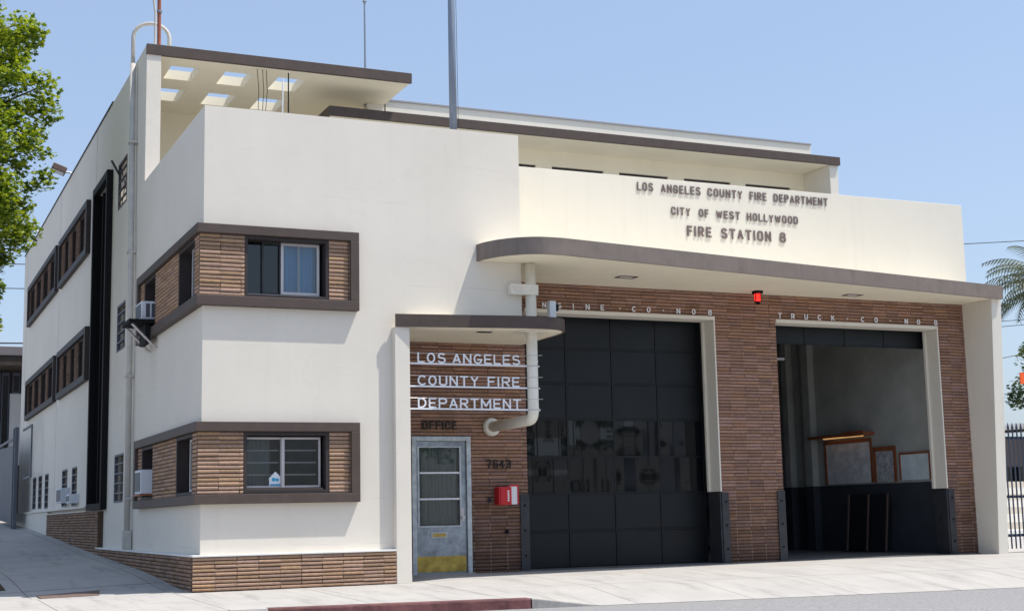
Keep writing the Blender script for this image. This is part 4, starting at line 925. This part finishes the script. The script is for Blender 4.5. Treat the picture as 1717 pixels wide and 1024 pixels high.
# ------------------------------------------------------------------ right side
sheet('parking_lot', [15.16, 30, 80], [2.3, 20, 40, 60], lambda x, y: .0+max(0, y-2.3)*.012, M['conc'])
T = thing('iron_fence', 'dark blue iron picket fence with spear tips at the right edge of the station', 'fence', (15.3, 1.3, 0))
for z in (.30, 1.02, 2.12): mb = MB(); mb.box(15.2, 21, 1.285, 1.315, z, z+.05); mb.build('rail', M['iron'], T)
x = 15.24
for i in range(56):
    mb = MB(); mb.box(x-.011, x+.011, 1.264, 1.284, .08, 2.28); mb.tube([(x, 1.274, 2.28), (x, 1.274, 2.33), (x, 1.274, 2.44)], [.012, .026, .002], 6); mb.build('picket', M['iron'], T); x += .105
T = thing('low_house', 'low dark-walled house with a pale roof edge behind the iron fence', 'house', (48, 30, 0))
mb = MB(); mb.box(41, 56, 31, 40, .2, 4.0); mb.build('wall', M['neigh_roof'], T); mb = MB(); mb.v = [(40, 30, 4.1), (57, 30, 5.0), (57, 41, 5.0), (40, 41, 4.1), (40, 30, 4.35), (57, 30, 5.25), (57, 41, 5.25), (40, 41, 4.35)]; mb.f = [(0, 1, 2, 3), (4, 7, 6, 5), (0, 4, 5, 1), (1, 5, 6, 2), (2, 6, 7, 3), (3, 7, 4, 0)]; mb.build('roof', M['ledge'], T)
mb = MB(); mb.box(43, 44.5, 30.95, 31, 1, 2.6); mb.build('window', M['door_glass'], T)
T = thing('terraced_steps', 'wide pale concrete steps seen through the iron fence', 'steps', (24, 9, 0))
for i in range(8): mb = MB(); mb.box(19, 34, 10+i*.8, 10+(i+1)*.8-.002, 0, .22+i*.20); mb.build('step', M['beige' if i % 2 else 'ledge'], T)
T = thing('orange_sign', 'flat orange sign panel on a post above the fence at the right edge', 'sign', (38, 20, 0))
mb = MB(); mb.box(34.0, 35.3, 19.95, 20.0, 5.24, 5.65); mb.build('panel', M['orange'], T); mb = MB(); mb.tube([(34.7, 20.05, .1), (34.7, 20.05, 5.45)], .05, 10); mb.build('post', M['pole'], T)
# ------------------------------------------------------------------ left side
T = thing('side_gate', 'grey metal gate and fence of vertical boards along the far side sidewalk', 'gate', (-.4, 24, .8))
def seg(y0, y1, xx=-.45):
    mb = MB(); y = y0
    while y < y1: mb.box(xx-.02, xx+.01, y, y+.16, gz(-.3, y)+.12, 3.1+.03*(y-22)); y += .2
    mb.build('board_panel', M['gate_grey'], T); mb = MB()
    mb.box(xx+.012, xx+.05, y0, y1, 3.35, 3.42); mb.box(xx+.012, xx+.05, y0, y1, 1.1, 1.17); mb.build('rail', M['gate_grey'], T)
seg(23, 29); seg(29.2, 38)
for y in (22.4, 22.95, 29.1): mb = MB(); mb.box(-.5, -.4, y-.05, y+.05, .7, 3.62); mb.build('post', M['gate_grey'], T, bevel=.006)
mb = MB()
for a, b, c, d in ((-.3, -.26, 20.0, 22.3),): mb.box(a, b, c, d, 3.5, 3.55); mb.box(a, b, c, d, 2.15, 2.2); mb.box(a, b, c, c+.06, 2.2, 3.5)
mb.build('gate_frame', M['gate_grey'], T)
T = thing('neighbour_house', 'dark brown neighbouring house with a wide flat eave behind the station', 'house', (2, 34, 1))
mb = MB(); mb.box(-.6, 9, 31, 46, .8, 6.1); mb.build('wall', M['neigh_brown'], T)
mb = MB(); mb.box(.03, 8.9, 30.93, 30.995, 2.9, 5.3); mb.build('white_panel', M['neigh_wall'], T)
mb = MB(); mb.box(-2.2, 10, 29.4, 47, 6.42, 6.72); mb.build('roof', M['eave_grey'], T, bevel=.02); mb = MB(); mb.box(-2.15, 9.9, 29.45, 46.9, 6.1, 6.418); mb.build('eave', M['neigh_brown'], T)
for k, x in enumerate((-.52, -.24, .1)):
    mb = MB(); mb.box(x, x+.24, 30.9, 30.929 if x > 0 else 30.995, 5.32 if x > 0 else 3.4, 6.0); w = mb.build('window', M['gate_grey'], T); mb = MB(); mb.box(x+.03, x+.21, 30.89, 30.8995, 5.36 if x > 0 else 3.5, 5.9); mb.build('pane', M['door_glass'], w)
for y in (32, 34.5, 37, 39.5, 42): mb = MB(); mb.box(-.65, -.601, y, y+1.7, 4.3, 5.8); w = mb.build('window', M['gate_grey'], T); mb = MB(); mb.box(-.66, -.651, y+.1, y+1.6, 4.4, 5.7); mb.build('pane', M['door_glass'], w)
# overhead wires
def wire(lab, p, q, sag, r=.025):
    mb = MB(); p, q = Vector(p), Vector(q); mb.tube([p.lerp(q, i/24)-Vector((0, 0, sag*4*(i/24)*(1-i/24))) for i in range(25)], r, 5); tag(mb.build('overhead_wire', M['wire']), lab, 'wire', 'overhead wires')
def upole(x, y, h, lab):
    T = thing('utility_pole', lab, 'utility pole', (x, y, 0)); mb = MB(); mb.tube([(x, y, -1.4), (x, y, h)], [.17, .12], 10); mb.build('pole', M['bark'], T); mb = MB(); mb.box(x-1.2, x+1.2, y-.06, y+.06, h-.8, h-.65); mb.build('crossarm', M['bark'], T)
wire('topmost overhead wire in the sky left of the station', (-22, 60, 15.0), (8, 60, 15.0), .3)
wire('middle overhead wire in the sky left of the station', (-22, 60, 13.7), (8, 60, 13.7), .35)
wire('lowest overhead wire just above the neighbouring eave', (-22, 60, 10.6), (8, 60, 10.7), .25, .04)
upole(8, 60.2, 15.2, 'wooden utility pole hidden behind the station'); upole(-22, 60.2, 15.2, 'wooden utility pole left of the picture')
wire('highest overhead wire right of the station, above the palm', (45, 60, 17.6), (95, 60, 22.6), .1, .03)
wire('second overhead wire right of the station, under the palm fronds', (45, 60, 11.8), (95, 60, 16.6), .1, .025)
wire('third overhead wire right of the station, under the palm fronds', (45, 60, 11.3), (95, 60, 16.3), .1, .025)
wire('lowest overhead wire right of the station, slanting above the orange sign', (45, 60, 6.8), (95, 60, 16.0), .1, .025)
# ------------------------------------------------------------------ invented street opposite, added for reflections in the door glass
def shop(x0, x1, h, lab, mt):
    T = thing('added_opposite_building', lab, 'building', (x0, -42, 0)); mb = MB(); mb.box(x0, x1, -54, -42, -.4, h); mb.build('wall', M[mt], T)
    n = max(1, int((x1-x0)/5.5))
for k, (x, y) in enumerate(((20, -36), (27.5, -37), (36, -35), (46, -36))):
    tree('added_opposite_tree', ('low round tree added across the street for reflections', 'wide tree added across the street for reflections', 'dark tree added across the street for reflections', 'far tree added across the street for reflections')[k], (x, y, 0), 4.5, blob(x, y, 4.3, 1.9, 22, .7), 'leaf_dark', .16, .3, 22)
for k, x in enumerate((17, 23.5, 31, 41)):
    upole(x, -34, 9, ('first', 'second', 'third', 'fourth')[k]+' wooden pole added across the street for reflections')
shop(-14, 2, 5.2, 'brown one-storey shop added across the street for reflections', 'plate'); shop(4, 18, 7.5, 'grey two-storey building added across the street for reflections', 'pipe_grey'); shop(19, 34, 4.6, 'cream shop added at the far corner across the street for reflections', 'cream'); shop(36, 60, 9, 'long grey building added down the street opposite for reflections', 'neigh_wall')
